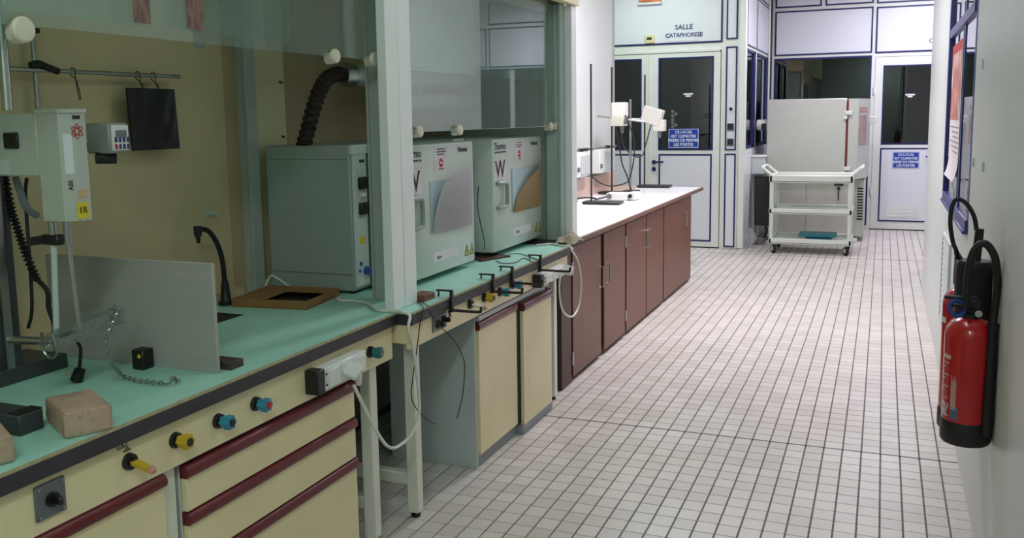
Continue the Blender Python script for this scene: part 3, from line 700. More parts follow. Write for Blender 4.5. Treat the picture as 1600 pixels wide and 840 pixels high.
t.part('side_knob', M().cyl(onY(973, 189, 8.46), onY(981, 189, 8.46), .03, seg=12), GREYP)
t.part('chuck', M().cyl(onY(972, 197, 8.5), onY(972, 208, 8.5), .022, .015, seg=12), GREYP)
t.part('clamp_rod', M().cyl(onY(933, 181, 8.55), onY(1006, 190, 8.62), .009, seg=8), STEEL)
t = Thing('stirrer_motor', 'tilted white stirrer motor on the rod at the worktop end', 'stirrer motor', onY(1025, 200, 9.4))
c = onY(1019, 181, 9.40); q = Matrix.Translation(c) @ Matrix.Rotation(math.radians(17), 4, 'Y')
t.part('body', M().box(-.10, .10, -.05, .09, -.085, .085, .008, mtx=q), WHG)
c = onY(1029, 196, 9.38)
t.part('gear_box', M().box(c.x-.06, c.x+.06, 9.36, 9.48, c.z-.06, c.z+.06, .008), WHG)
t.part('chuck', M().cyl(onY(1031, 203, 9.41), onY(1030, 215, 9.41), .024, .018, seg=12), GREYP)
t.part('clamp_rod', M().cyl(onY(985, 186, 9.42), onY(1012, 187, 9.42), .012, seg=8), WHITEP)
t = Thing('control_box', 'small white stirrer control box lying on the worktop', 'control box', onZ(978, 312, .9))
a = onZ(960, 312, .9)
cb = t.part('case', M().box(-2.30, -2.10, 7.93, 8.08, .9, .965, .008), WHG)
t.part('case', M().box(-2.10, -2.03, 7.95, 8.12, .905, .972, .006), WHITEP)
t.part('knob', M().cyl((-2.08, 7.95, .94), (-2.08, 7.925, .94), .018, seg=12), BLACKP, parent=cb)
t.part('vent', M().cyl((-2.27, 7.93, .935), (-2.27, 7.925, .935), .024, seg=12), GREYP, parent=cb)
single('wooden_board', M().box(-.10, .10, -.33, .33, 0, .022, .003, mtx=Matrix.Translation((-2.482, 9.05, .90))), mat('beige board', (190, 166, 146), .6), 'beige wooden board lying at the back of the worktop', 'board', (-2.36, 8.95, .9))
single('wall_upstand', M().box(-2.60, -2.585, 7.8, 9.25, .9, 1.08, .003), mat('pinkish skirting board', (200, 172, 160), .6), 'pinkish upstand board along the wall behind the stands', 'upstand', (-2.59, 8.5, .9))
for k, (px0, px1, py0, py1) in enumerate(((901, 925, 239, 273), (937, 961, 234, 266))):
    a = onX(px0, py0, -2.5); b = onX(px1, py1, -2.5)
    t = Thing('wall_box', ['white wall box with grey cover, nearer the hood', 'white wall box with glazed cover, nearer the double door'][k], 'wall box', (-2.6, (a.y+b.y)/2, b.z), group='white boxes on the wall behind the worktop')
    t.part('case', M().box(-2.628, -2.5, a.y, b.y, b.z, a.z, .006), WHITEP)
    t.part('cover', M().box(-2.502, -2.49, a.y+.25*(b.y-a.y), b.y-.03, b.z+.02, a.z-.03, .003), mat('pale grey cover', (190, 196, 196), .25))
    t.part('switch', M().box(-2.502, -2.485, a.y+.02, a.y+.06, b.z+.05, b.z+.09, .003), GREYP)
t = Thing('gas_pipe', 'thin steel pipe with small taps along the white wall', 'pipe', (-2.55, 8.5, 1.35))
t.part('tube', M().cyl((-2.56, 7.7, 1.345), (-2.56, 9.2, 1.345), .009, seg=10), STEEL)
for y in (7.98, 8.12, 8.85):
    t.part('tap', M().cyl((-2.57, y, 1.345), (-2.53, y, 1.345), .02, seg=10).tube([(-2.53, y, 1.350), (-2.50, y, 1.356), (-2.485, y, 1.344)], .008, smooth=4), DSTEEL)
    t.part('wall_clip', M().box(-2.628, -2.56, y-.008, y+.008, 1.337, 1.353), STEEL)
WIRE = mat('black wire', (26, 26, 30), .5)
def cable(name, pts, r, mt, label, cat='cable', plug=None, grp=None):
    m = M().tube(pts, r, seg=8, smooth=8)
    return single(name, m, mt, label, cat, pts[0], grp)
cable('power_cable', [onY(x, y, 8.45) for x, y in ((962, 196), (968, 230), (972, 255), (980, 275), (984, 290), (984, 300))]+[Vector((-2.3, 8.1, .93))], .007, WIRE, 'dark cable from the upright motor down to the control box')
cable('power_cable', [onY(x, y, 8.3) for x, y in ((914, 245), (918, 265), (932, 282), (950, 290), (968, 289), (982, 282), (988, 262), (991, 240), (990, 215), (977, 180))], .006, WIRE, 'dark cable sagging from the wall box to the upright motor')
cable('power_cable', [onY(x, y, yy) for x, y, yy in ((972, 205, 8.5), (973, 225, 8.6), (982, 237, 8.8), (995, 245, 9.0), (1004, 242, 9.2), (1008, 230, 9.3), (1018, 192, 9.40))], .007, WIRE, 'dark cable looped between the two stirrer motors')
cable('power_cable', [Vector((-2.3, 7.98, .93)), Vector((-2.38, 7.92, .91)), Vector((-2.42, 8.0, .907)), Vector((-2.50, 8.1, .907)), Vector((-2.56, 8.05, .907)), Vector((-2.57, 7.9, .907)), Vector((-2.50, 7.7, .907))], .007, WIRE, 'dark cable lying behind the control box')
# ================================================================== SUPPORT HOOKS clamped on the oven bench edge
def hook(y, zj, k, dx):
    t = Thing('clamp_hook', 'iron clamp hook on the bench edge '+['above the rotary switch plate', 'above the yellow knob', 'above the turquoise knobs', 'above the white socket box'][k], 'clamp', (-1.675, y, .9), group='iron clamp hooks on the oven bench edge')
    t.part('jaw', M().box(-1.745, -1.668, y-.009, y+.009, zj-.006, zj, .0015), DSTEEL)
    t.part('jaw_pad', M().cyl((-1.735, y, .899), (-1.735, y, zj-.004), .004, seg=10), DSTEEL)
    rz = min(zj-.082, .8435)
    t.part('shank', M().box(-1.6802, -1.668, y-.009, y+.009, rz-.008, zj, .0015).box(-1.690, -1.670, y-.008, y+.008, rz-.008, rz-.003), DSTEEL)
    t.part('rod', M().tube([(-1.671, y, rz), (-1.65, y, rz), (-1.688+dx, y, rz), (-1.675+dx, y, rz+.006), (-1.672+dx, y, rz+.024)], .0062, seg=8, smooth=4), DSTEEL)
    dr_ = .024 if k < 3 else .010
    sc = t.part('screw', M().cyl((-1.685, y, rz-dr_), (-1.685, y, .852), .0042, seg=8), BLACKP)
    t.part('wing', M().tube([(-1.685, y-.015, rz-dr_-.008), (-1.685, y-.006, rz-dr_), (-1.685, y, rz-dr_+.002), (-1.685, y+.006, rz-dr_), (-1.685, y+.015, rz-dr_-.008)] if k < 3 else
           [(-1.685, y-.013, rz-dr_+.002), (-1.685, y, rz-dr_+.001), (-1.685, y+.013, rz-dr_+.002)], .0028, seg=6, smooth=3), BLACKP, parent=sc)
for k, (px, py, dx) in enumerate(((706, 453, .135), (771, 428, .145), (801, 416, .155), (845, 398, .165))):
    p = onX(px, py, -1.672); hook(p.y, p.z, k, dx)
# ================================================================== CABLES on the benches
pl = [onX(x, y, xx) for x, y, xx in ((553, 602, -1.69), (572, 642, -1.69), (590, 676, -1.685), (606, 697, -1.68), (622, 697, -1.675), (643, 677, -1.668), (655, 642, -1.665), (652, 590, -1.665), (645, 540, -1.665), (638, 512, -1.666))]
pl += [Vector((-1.682, 3.074, .893)), Vector((-1.722, 3.070, .9085)), Vector((-1.77, 3.074, .9068)), Vector((-1.83, 3.078, .9066))]
pl += [onZ(575, 474, .9066), onZ(552, 470, .9066), Vector((-2.085, 3.20, .9066)), Vector((-2.115, 3.26, .9066))]
t = Thing('power_cable', 'thick white power cable hanging in a loop from the drawer bench socket', 'cable', pl[0])
t.part('cord', M().tube(pl, .0062, seg=8, smooth=8), CABLEW)
c = onX(553, 585, -1.70)
t.part('plug', M().box(-.03, .03, -.03, .03, -.012, .012, .005, mtx=Matrix.Translation((-1.692, c.y-.025, .785)) @ Matrix.Rotation(.6, 4, 'X') @ Matrix.Rotation(.5, 4, 'Y')), WHITEP)
t.part('strain_relief', M().cyl((-1.685, c.y, .765), (-1.69, c.y+.012, .725), .016, .010, seg=12), WHITEP)
pl = [onX(x, y, -1.63) for x, y in ((876, 428), (874, 450), (877, 478), (885, 492), (896, 493), (905, 475), (908, 440), (903, 408), (893, 390))]
pl += [Vector((-1.652, 4.995, .892)), Vector((-1.676, 4.995, .9085)), Vector((-1.71, 4.99, .9068))]+[onZ(x, y, .9066) for x, y in ((862, 381), (850, 382), (838, 383))]
t = Thing('power_cable', 'white power cable looping from the oven bench socket past its white leg', 'cable', pl[0])
t.part('cord', M().tube(pl, .006, seg=8, smooth=8), CABLEW)
t.part('plug', M().box(-.03, .03, -.03, .03, -.012, .012, .005, mtx=Matrix.Translation((-1.622, 4.82, .796)) @ Matrix.Rotation(.7, 4, 'X') @ Matrix.Rotation(.4, 4, 'Y')), WHITEP)
cable('power_cable', [Vector(p) for p in ((-2.535, 3.298, .9066), (-2.537, 3.316, .925), (-2.535, 3.334, .950), (-2.517, 3.336, .965), (-2.48, 3.336, .950), (-2.43, 3.336, .922), (-2.385, 3.337, .9075), (-2.34, 3.37, .9068), (-2.30, 3.44, .9068))], .006, CABLEW, 'white cable curling up beside the grey oven case')
cable('thin_wire', [onZ(655, 470, .904), Vector((-1.677, 3.22, .904))]+[onX(x, y, -1.645) for x, y in ((673, 489), (688, 509), (712, 535), (724, 560), (726, 575), (723, 615), (714, 654))], .0022, WIRE, 'thin dark wire trailing from the post down before the grey cabinet side')
cable('thin_wire', [onZ(652, 471, .904), Vector((-1.677, 3.18, .903))]+[onX(x, y, -1.675) for x, y in ((657, 500), (652, 540), (645, 590), (643, 620), (652, 640), (668, 655), (680, 662))], .0022, WIRE, 'thin dark wire hanging straight beside the white bench leg')
cable('thin_wire', [onZ(x, y, .9035) for x, y in ((775, 407), (785, 411), (805, 410), (818, 403), (832, 409), (843, 414))], .0022, WIRE, 'thin wire lying in waves on the mint oven bench')
cable('thin_wire', [onZ(x, y, .9035) for x, y in ((793, 397), (811, 396), (828, 401), (842, 406))], .0022, WIRE, 'thin wire running to the hook nearest the rag')
cable('thin_wire', [onY(x, y, 4.33) for x, y in ((748, 290), (746, 320), (751, 350), (757, 378), (756, 390))], .0025, WIRE, 'thin wire dangling between the two ovens')
single('brown_block', M().box(-1.80, -1.735, 3.30, 3.40, .9, .928, .003), mat('reddish brown wood', (124, 74, 60), .6), 'small reddish brown block by the foot of the hood post', 'block', (-1.77, 3.35, .9))
single('dark_plate', M().prism([tuple(onZ(x, y, .9005)) for x, y in ((738, 404), (752, 409), (798, 401), (770, 396))], (0, 0, .008)), mat('dark brown plate', (84, 54, 46), .5), 'flat dark brown plate half under the tan-folder oven', 'plate', onZ(765, 402, .9))
# crumpled rag
m = M(); n = 18; G = []
ca = onZ(884, 374, .9)
for i in range(n+1):
    row = []
    for j in range(n+1):
        u, v = i/n-.5, j/n-.5; r = math.hypot(u, v)
        z = .905+max(0, .066*(1-(r/.58)**4))*(.62+.25*math.sin(8*u+5*v+1)+.22*math.sin(19*v-9*u)*math.sin(14*u+2))
        row.append(m.b.verts.new((-1.732+u*.125, 5.185+v*.24, max(.904, z))))
    G.append(row)
for i in range(n):
    for j in range(n): m.b.faces.new((G[i][j], G[i+1][j], G[i+1][j+1], G[i][j+1]))
bmesh.ops.solidify(m.b, geom=m.b.faces[:], thickness=.003)
single('cleaning_rag', m, CLOTH, 'crumpled cream rag at the end of the oven bench', 'cloth', (ca.x, ca.y, .9), ang=3)
# ================================================================== ON THE FIRST BENCH
def tray():
    q = [onZ(x, y, .9) for x, y in ((362, 479), (480, 484))]
    a, b = q; ex = (b-a).normalized(); ey = Vector((-ex.y, ex.x, 0)); W = (b-a).length; Dp = .30; H = .035
    mt = Matrix(((ex.x, ey.x, 0, a.x), (ex.y, ey.y, 0, a.y), (0, 0, 1, .9), (0, 0, 0, 1)))
    t = Thing('cardboard_tray', 'shallow brown cardboard tray lying on the mint bench', 'tray', a)
    t.part('bottom', M().box(0, W, 0, Dp, 0, .004, mtx=mt), CARD)
    for x0, x1, y0, y1 in ((0, W, 0, .006), (0, W, Dp-.006, Dp), (0, .006, .006, Dp-.006), (W-.006, W, .006, Dp-.006)):
        t.part('side', M().box(x0, x1, y0, y1, 0, H, .001, mtx=mt), CARD)
    t.part('flap', M().box(.006, .14, .006, Dp-.006, H-.006, H-.003, mtx=mt).box(.14, W-.006, Dp-.10, Dp-.006, H-.006, H-.003, mtx=mt), CARD)
    t.part('dark_inside', M().box(.12, W-.008, .01, Dp-.06, .004, .012, mtx=mt), BLACKR)  # black sheet makes the inside of the tray dark
tray()
tp = [(-2.50, 3.00, .905), (-2.505, 2.995, 1.0), (-2.51, 2.985, 1.10), (-2.50, 2.965, 1.18), (-2.47, 2.93, 1.225), (-2.435, 2.895, 1.232), (-2.415, 2.875, 1.225)]
A_ = [onX(x, y, -2.5) for x, y in ((353, 474), (351, 440), (347, 405), (339, 380), (327, 362), (317, 358), (310, 360))]
t = Thing('water_tap', 'black gooseneck lab tap standing on the mint bench', 'tap', A_[0])
t.part('base', M().lathe([(.03, 0), (.03, .012), (.022, .02), (.018, .06), (.014, .10)], (A_[0].x, A_[0].y, .9), seg=16), BLACKP)
t.part('neck', M().tube(A_, .0105, seg=10, smooth=6), BLACKP)
e_ = A_[-1]
t.part('nozzle', M().cyl(e_+Vector((0, -.004, .018)), e_+Vector((0, -.004, -.02)), .016, seg=12).cyl(e_+Vector((0, -.004, -.02)), e_+Vector((0, -.004, -.05)), .011, .007, seg=12), BLACKP)
# standing fibre board
bR = onZ(340, 583, .9); zt_ = onY(333, 412, bR.y).z; xl = onY(75, 430, bR.y+.006).x
single('cement_board', M().box(xl, bR.x, bR.y, bR.y+.014, .9, zt_, .0015), BOARDM, 'grey fibre cement board standing upright on the mint bench', 'board', (xl, bR.y, .9))
single('wood_block', M().box(-1.93, -1.815, 2.185, 2.245, .9, .924, .002), mat('dark stained wood', (66, 54, 46), .6), 'dark flat wood block behind the cement board', 'block', (-1.87, 2.21, .9))
t = Thing('magnetic_holder', 'small black block with a yellow dot before the cement board', 'block', (-2.10, 2.12, .9))
p0 = onZ(204, 570, .9); p1 = onZ(228, 577, .9)
t.part('body', M().box(-2.118, -2.072, 2.095, 2.14, .9, .962, .003), BLACKP)
dz = Vector((-2.086, 2.095, .944))
t.part('dot', M().cyl((dz.x, 2.0955, dz.z), (dz.x, 2.093, dz.z), .0065, seg=14), YELL)
# concrete bricks
def brick(lab, c, ang, L_, W_, H_):
    m = M().box(-L_/2, L_/2, -W_/2, W_/2, 0, H_, .008, 2)
    bmesh.ops.subdivide_edges(m.b, edges=m.b.edges[:], cuts=2, use_grid_fill=True)
    for v in m.b.verts: v.co += Vector((random.uniform(-1, 1), random.uniform(-1, 1), random.uniform(-1, 1)))*.0014 if v.co.z > .002 else Vector()
    m.xf(Matrix.Translation(c) @ Matrix.Rotation(ang, 4, 'Z'))
    single('brick', m, BRICKM, lab, 'brick', c, 'old bricks on the mint bench', ang=.5)
brick('worn pale brick on the mint bench edge, behind the rotary switch plate', Vector((-1.848, 1.645, .9)), math.atan2(.09, -.166), .185, .112, .064)
brick('worn pale brick lying before the end of the black base bar', Vector((-1.885, 1.402, .9)), math.atan2(.09, -.166), .185, .105, .062)
# ------------------------------------------------ overhead stirrer
t = Thing('overhead_stirrer', 'white overhead stirrer with red atom emblem on a dark stand', 'stirrer', (-2.33, 1.84, .9))
ST = mat('stirrer white enamel', (188, 192, 182), .35, var=.02)
yh = 1.80
xa_ = onY(62, 260, yh).x; xb_ = onY(108, 260, yh).x
ztop_, zbot_ = onY(100, 176, yh).z, onY(100, 346, yh).z
yr = onX(138, 260, xb_).y
ch = .03
m = M(); poly = [(xa_, yh), (xb_-ch, yh), (xb_, yh+ch), (xb_, yr), (xa_, yr)]
hd = t.part('motor_head', m.prism([(x, y, zbot_) for x, y in poly], (0, 0, ztop_-zbot_)), ST)
t.part('head_cap', M().prism([(x+(.003 if x > xa_ else -.003), y+(-.003 if y < yr else .003), ztop_) for x, y in poly], (0, 0, .010)), ST, parent=hd)
za = onY(30, 275, yh).z
arm = t.part('arm_box', M().box(-2.52, xa_, yh-.002, yr-.01, za, ztop_, .004), ST)
t.part('arm_switch', M().box(onY(9, 220, yh).x, onY(31, 220, yh).x, yh-.010, yh-.001, onY(20, 232, yh).z, onY(20, 207, yh).z, .003), BLACKP, parent=arm)
t.part('type_plate', M().box(onY(-6, 260, yh).x, onY(16, 260, yh).x, yh-.0035, yh-.001, onY(5, 272, yh).z, onY(5, 249, yh).z), GREYW, parent=arm)
xh = xb_
# front (+x) face marks: coordinates along y
def fy(px, py): p = onX(px, py, xh); return p.y, p.z
m = M(); cy_, cz_ = fy(120, 205)
for a in (0, 60, 120):
    pts = []
    for k in range(25):
        th = 2*math.pi*k/24; u, v = .020*math.cos(th), .0075*math.sin(th); ca_, sa_ = math.cos(math.radians(a+90)), math.sin(math.radians(a+90))
        pts.append((xh+.0008, cy_+u*ca_-v*sa_, cz_+u*sa_+v*ca_))
    m.tube(pts, .0011, seg=5, smooth=0)
t.part('atom_emblem', m, REDP, parent=hd, label='red atom emblem')
m = M(); y_, z_ = fy(118, 183)
for k in range(9): m.box(xh, xh+.0012, y_-.012+k*.003, y_-.012+k*.003+.0014+(k % 2)*.0007, z_-.005, z_+.005)
t.part('barcode', m, INK, parent=hd)
y_, z_ = fy(130, 327)
t.part('yellow_label', M().box(xh, xh+.0012, y_-.020, y_+.018, z_-.024, z_+.020), YELL, parent=hd, label='yellow warning label')
t.part('label_print', M().text('I', .022, (xh+.0012, y_-.009, z_-.002), (0, 1, 0), (0, 0, 1), bold=.03).text('R', .026, (xh+.0012, y_+.006, z_-.002), (0, 1, 0), (0, 0, 1)), INK, parent=hd)
y_, z_ = fy(129, 303)
t.part('paper_label', M().box(xh, xh+.0012, y_-.014, y_+.014, z_-.011, z_+.011), TANP, parent=hd)
# chamfer label with lettering that reads upwards
mid = Vector((xb_-ch/2, yh+ch/2, 0)); r_ = Vector((1, 1, 0)).normalized(); n_ = Vector((1, -1, 0)).normalized()
m = M().box(-.011, .011, -.001, .0008, onY(104, 260, yh).z-.02, onY(104, 209, yh).z, mtx=Matrix.Translation(mid) @ Matrix.Rotation(math.pi/4, 4, 'Z'))
t.part('power_strip', m, WALLP, parent=hd)
t.part('lettering', M().text('ABS', .016, mid+Vector((0, 0, onY(104, 290, yh).z)), (0, 0, 1), -r_, bold=.02), INK, parent=hd)
# shafts
def shaft(px0, py0, px1, py1, y, r, mt, nm):
    a = onY(px0, py0, y); b = onY(px1, py1, y)
    return t.part(nm, M().cyl(a, b, r, seg=12), mt)
ys = (yh+yr)/2-.02
shaft(81, 346, 83, 368, ys, .011, STEEL, 'guide_rod_collar'); shaft(83, 360, 89, 540, ys, .008, GREYW, 'guide_rod')
shaft(104, 346, 107, 382, ys, .010, STEEL, 'chuck'); shaft(107, 380, 124, 512, ys, .0065, STEEL, 'stirrer_shaft')
a = onY(84, 374, ys)
t.part('rod_clamp', M().box(a.x-.035, a.x+.028, ys-.014, ys+.014, a.z-.014, a.z+.014, .004).cyl((a.x-.028, ys-.014, a.z), (a.x-.028, ys-.05, a.z), .012, seg=10), DSTEEL)
# stand
col_x = onZ(12, 592, .9); 
t.part('column', M().box(-2.44, -2.345, 1.835, 1.905, .9, 1.60, .004), mat('dark grey stand', (58, 62, 66), .45))
t.part('column_strip', M().box(-2.343, -2.335, 1.845, 1.87, .93, 1.55), STEEL)
cr_ = onY(12, 172, 1.84); cr2 = onY(4, 40, 1.84)
t.part('chrome_rod', M().cyl(cr_, Vector((cr_.x, 1.84, 2.05)), .014, seg=16), CHROME)
t.part('base_bar', M().box(-2.5, -1.915, 1.53, 1.60, .9, .952, .003), mat('dark grey stand', (58, 62, 66), .45))
t.part('base_bar', M().box(-2.5, -2.33, 1.60, 2.05, .9, .945, .003), mat('dark grey stand', (58, 62, 66), .45))
t.part('foot_plate', M().box(-1.955, -1.917, 1.532, 1.598, .952, .955), BLACKR)
t.part('side_handle', M().cyl((-2.34, 1.86, 1.03), (-2.16, 1.88, 1.035), .012, seg=12), STEEL)
# corrugated black motor lead and its tail
A_ = [onY(x, y, 1.90) for x, y in ((8, 276), (16, 320), (28, 360), (42, 400), (58, 438))]
t.part('coiled_lead', M().tube(A_, lambda q_: .010+.0035*math.sin(q_*2*math.pi*26), seg=10, smooth=60), BLACKR)
A_ = [onY(x, y, 1.90) for x, y in ((58, 436), (74, 455), (76, 480), (84, 502), (88, 515))]
t.part('lead_tail', M().tube(A_, .007, seg=8), BLACKR)
A_ = [onY(x, y, 1.86) for x, y in ((24, 276), (32, 300), (42, 325), (58, 337))]
t.part('grey_hose', M().tube(A_, .010, seg=8), GREYP)
A_ = [onY(x, y, 1.91) for x, y in ((42, 278), (40, 310), (46, 400), (50, 480), (44, 512))]
t.part('thin_lead', M().tube(A_, .005, seg=6), BLACKR)
# controller with keypad, carried by the stirrer
t = Thing('stirrer_controller', 'grey stirrer controller with small display and keypad', 'controller', onY(150, 240, 2.02))
yc = 2.0
x0 = onY(133, 215, yc).x; x1 = onY(171, 215, yc).x; z0 = onY(160, 240, yc).z; z1 = onY(160, 192, yc).z; y1 = onX(203, 215, x1).y
t.part('case', M().box(x0, x1, yc, y1, z0, z1, .006), mat('grey controller case', (150, 156, 148), .4))
kp = t.part('keypad', M().box(x1-.002, x1+.003, yc+.008, y1-.006, z0+.008, z1-.006, .002), WHITEP)
wy = y1-yc-.014; hz = z1-z0-.014
t.part('display', M().box(x1+.003, x1+.004, yc+.014+.1*wy, yc+.008+.85*wy, z0+.62*hz, z0+.9*hz), mat('display grey', (112, 128, 128), .3), parent=kp)
for i in range(4):
    for j in range(2):
        a = yc+.014+(i+.08)*wy*.95/4
        t.part('key', M().box(x1+.003, x1+.0055, a, a+wy*.15, z0+.012+j*hz*.27, z0+.012+j*hz*.27+hz*.2, .001), REDP if (i == 0 and j == 0) else NAVYINK, parent=kp)
t.part('adjust_knob', M().cyl((x0+.03, yc+.005, z0-.012), (x0+.06, yc+.05, z0-.014), .018, seg=14), BLACKP)
t.part('bracket', M().box(x0-.10, x0+.03, yc+.02, yc+.05, z0+.01, z0+.03), DSTEEL)
# acrylic bracket, chain, plug
a = onX(78, 548, -2.06); b = onX(188, 503, -2.06); dv = (b-a); u = dv.normalized()
t = Thing('chain_bracket', 'clear plastic channel holding a metal chain', 'bracket', a)
up = Vector((0, 0, 1)); sd = u.cross(up).normalized(); up2 = sd.cross(u)
mt = Matrix(((u.x, sd.x, up2.x, a.x), (u.y, sd.y, up2.y, a.y), (u.z, sd.z, up2.z, a.z), (0, 0, 0, 1))); Lc = dv.length
t.part('channel', M().box(0, Lc, -.02, -.016, 0, .045, mtx=mt).box(0, Lc, .016, .02, 0, .045, mtx=mt).box(0, Lc, -.016, .016, 0, .004, mtx=mt), ACRYL)
t.part('end_ring', M().tube([mt @ Vector((0, x, z)) for x, z in ((-.02, .05), (-.024, 0), (0, -.02), (.024, 0), (.02, .05))], .004, seg=6, smooth=4), STEEL)
t.part('arm', M().cyl(mt @ Vector((.10, -.019, .02)), Vector((-2.168, 1.879, 1.0348)), .008, seg=10), DSTEEL)
path = [mt @ Vector((.01, 0, .015)), mt @ Vector((Lc*.5, 0, .016)), mt @ Vector((Lc*.90, 0, .018)), mt @ Vector((Lc*.90, .004, .046)), mt @ Vector((Lc*.89, .018, .054)), mt @ Vector((Lc*.88, .032, .042)), onX(166, 530, -2.022), onX(172, 565, -2.018)]+[onZ(x, y, .9085) for x, y in ((192, 588), (215, 594), (240, 597), (262, 599), (278, 595), (270, 590), (255, 592))]
Q = []
for i in range(len(path)-1):
    n = max(1, int((path[i+1]-path[i]).length/.0115))
    for k in range(n): Q.append(path[i].lerp(path[i+1], k/n))
m = M()
for i, p in enumerate(Q[:-1]):
    d = (Q[i+1]-p).normalized(); ax = d.orthogonal().normalized()
    ax = Matrix.Rotation(math.pi/2*(i % 2)+.4, 3, d) @ ax
    k0 = len(m.b.verts); m.torus((0, 0, 0), ax, .0062, .0017, 10, 5); m.b.verts.ensure_lookup_table()
    for v in m.b.verts[k0:]: v.co = p+v.co+d*(v.co.dot(d)*.35)
t2 = Thing('metal_chain', 'thin steel chain trailing from the plastic channel onto the bench', 'chain', Q[0])
o = t2.part('links', m, STEEL); o['kind'] = 'stuff'
c = onZ(120, 597, .9)
t = Thing('power_plug', 'black two-pin plug standing on the bench by the base bar', 'plug', c)
t.part('body', M().cyl((c.x, c.y, .9062), (c.x+.012, c.y+.004, .938), .018, .016, seg=14), BLACKR)
for s in (-1, 1): t.part('pin', M().cyl((c.x-.012, c.y+s*.006, .925), (c.x-.04, c.y-.01+s*.006, .922), .0022, seg=8), CHROME)
t.part('cord', M().tube([(c.x+.01, c.y, .93), (c.x+.01, c.y+.01, .97), (c.x-.01, c.y+.03, 1.0), (c.x-.06, c.y+.05, 1.02)], .005), BLACKR)
# ------------------------------------------------ bar and bag on the hood's back panel
t = Thing('hanging_bar', 'thin steel bar mounted across the beige hood back', 'bar', (-2.56, 2.5, 1.83))
t.part('bar', M().cyl((-2.56, 1.6, 1.825), (-2.56, onX(280, 117, -2.56).y, 1.828), .0075, seg=10), STEEL)
y_ = onX(60, 110, -2.56).y
t.part('upright', M().cyl((-2.575, y_, 1.60), (-2.575, y_, 1.95), .008, seg=10), STEEL)
t.part('top_clip', M().box(-2.605, -2.56, y_-.03, y_+.02, 1.945, 1.962, .002), BLACKP)
t.part('clamp', M().tube([(-2.56, y_-.03, 1.84), (-2.555, y_, 1.846), (-2.552, y_+.03, 1.836), (-2.553, y_+.07, 1.825)], [.010]*0 or .012, seg=8), BLACKR)
def wireloop(py0, y, z):
    return M().tube([(-2.562, y, 1.8395), (-2.548, y, 1.835), (-2.545, y-.002, 1.80), (-2.545, y+.008, z), (-2.548, y+.016, z+.01), (-2.558, y+.012, 1.80), (-2.573, y+.008, 1.814), (-2.5745, y+.004, 1.83), (-2.562, y+.001, 1.8395)], .0018, seg=5, smooth=5)
t.part('wire_loop', wireloop(0, onX(113, 115, -2.56).y, 1.735), DSTEEL)
ya, yb = onX(198, 138, -2.54).y, onX(272, 138, -2.54).y
t = Thing('black_bag', 'black plastic bag hanging by wires from the steel bar', 'bag', (-2.54, (ya+yb)/2, 1.55))
m = M(); n = 14; F_, B_ = [], []
zb = onX(240, 234, -2.54).z; ztp = onX(235, 138, -2.54).z
for i in range(n+1):
    r1, r2 = [], []
    for j in range(n+1):
        u, v = i/n, j/n
        y = ya+(yb-ya)*u+.012*v; z = ztp-(ztp-zb)*v
        bulge = .016*math.sin(math.pi*u)*math.sin(math.pi*min(1, v+.1))+.004*math.sin(9*u+3*v)
        r1.append(m.b.verts.new((-2.54+max(.001, bulge), y, z))); r2.append(m.b.verts.new((-2.546-max(0, bulge)*.5, y, z)))
    F_.append(r1); B_.append(r2)
for G in (F_, B_):
    for i in range(n):
        for j in range(n): m.b.faces.new((G[i][j], G[i+1][j], G[i+1][j+1], G[i][j+1]))
for k in range(n):
    m.b.faces.new((F_[k][0], F_[k+1][0], B_[k+1][0], B_[k][0])); m.b.faces.new((F_[k][n], F_[k+1][n], B_[k+1][n], B_[k][n]))
    m.b.faces.new((F_[0][k], F_[0][k+1], B_[0][k+1], B_[0][k])); m.b.faces.new((F_[n][k], F_[n][k+1], B_[n][k+1], B_[n][k]))
t.part('sack', m, mat('black plastic film', (18, 18, 20), .35, var=.2), ang=.8)
for y in (onX(218, 125, -2.55).y, onX(242, 125, -2.55).y): t.part('wire_loop', wireloop(0, y, 1.775), DSTEEL)
# ================================================================== FAR END: cart, chamber, bin
CARTP = mat('off-white cart plastic', (216, 222, 212), .4, var=.03)
cx0, cx1, cy0, cy1 = -1.235, -.30, 11.16, 11.80
t = Thing('service_cart', 'off-white three shelf service cart before the climate chamber', 'cart', ((cx0+cx1)/2, (cy0+cy1)/2, 0))
def shelf(z0, z1, nm):
    s = t.part(nm, M().box(cx0, cx1, cy0, cy1, z0, z0+.03, .012, 2), CARTP)
    t.part('rim', M().box(cx0, cx1, cy0, cy0+.03, z0, z1, .010).box(cx0, cx1, cy1-.03, cy1, z0, z1, .010).box(cx0, cx0+.04, cy0, cy1, z0, z1, .010).box(cx1-.04, cx1, cy0, cy1, z0, z1, .010), CARTP, parent=s)
shelf(.115, .185, 'bottom_shelf'); shelf(.475, .54, 'middle_shelf'); shelf(.845, .935, 'top_shelf')
for (a, b) in ((cx0+.005, cy0+.01), (cx1-.055, cy0+.01), (cx0+.005, cy1-.06), (cx1-.055, cy1-.06)):
    t.part('upright', M().box(a, a+.05, b, b+.05, .12, .90, .012), CARTP)
for sx, xe in ((-1, cx0), (1, cx1)):
    t.part('handle', M().tube([(xe-sx*.03, cy0+.05, .92), (xe+sx*.05, cy0+.06, .985), (xe+sx*.09, cy0+.10, 1.02), (xe+sx*.09, cy1-.10, 1.02), (xe+sx*.05, cy1-.06, .985), (xe-sx*.03, cy1-.05, .92)], .019, seg=10, smooth=5), CARTP)
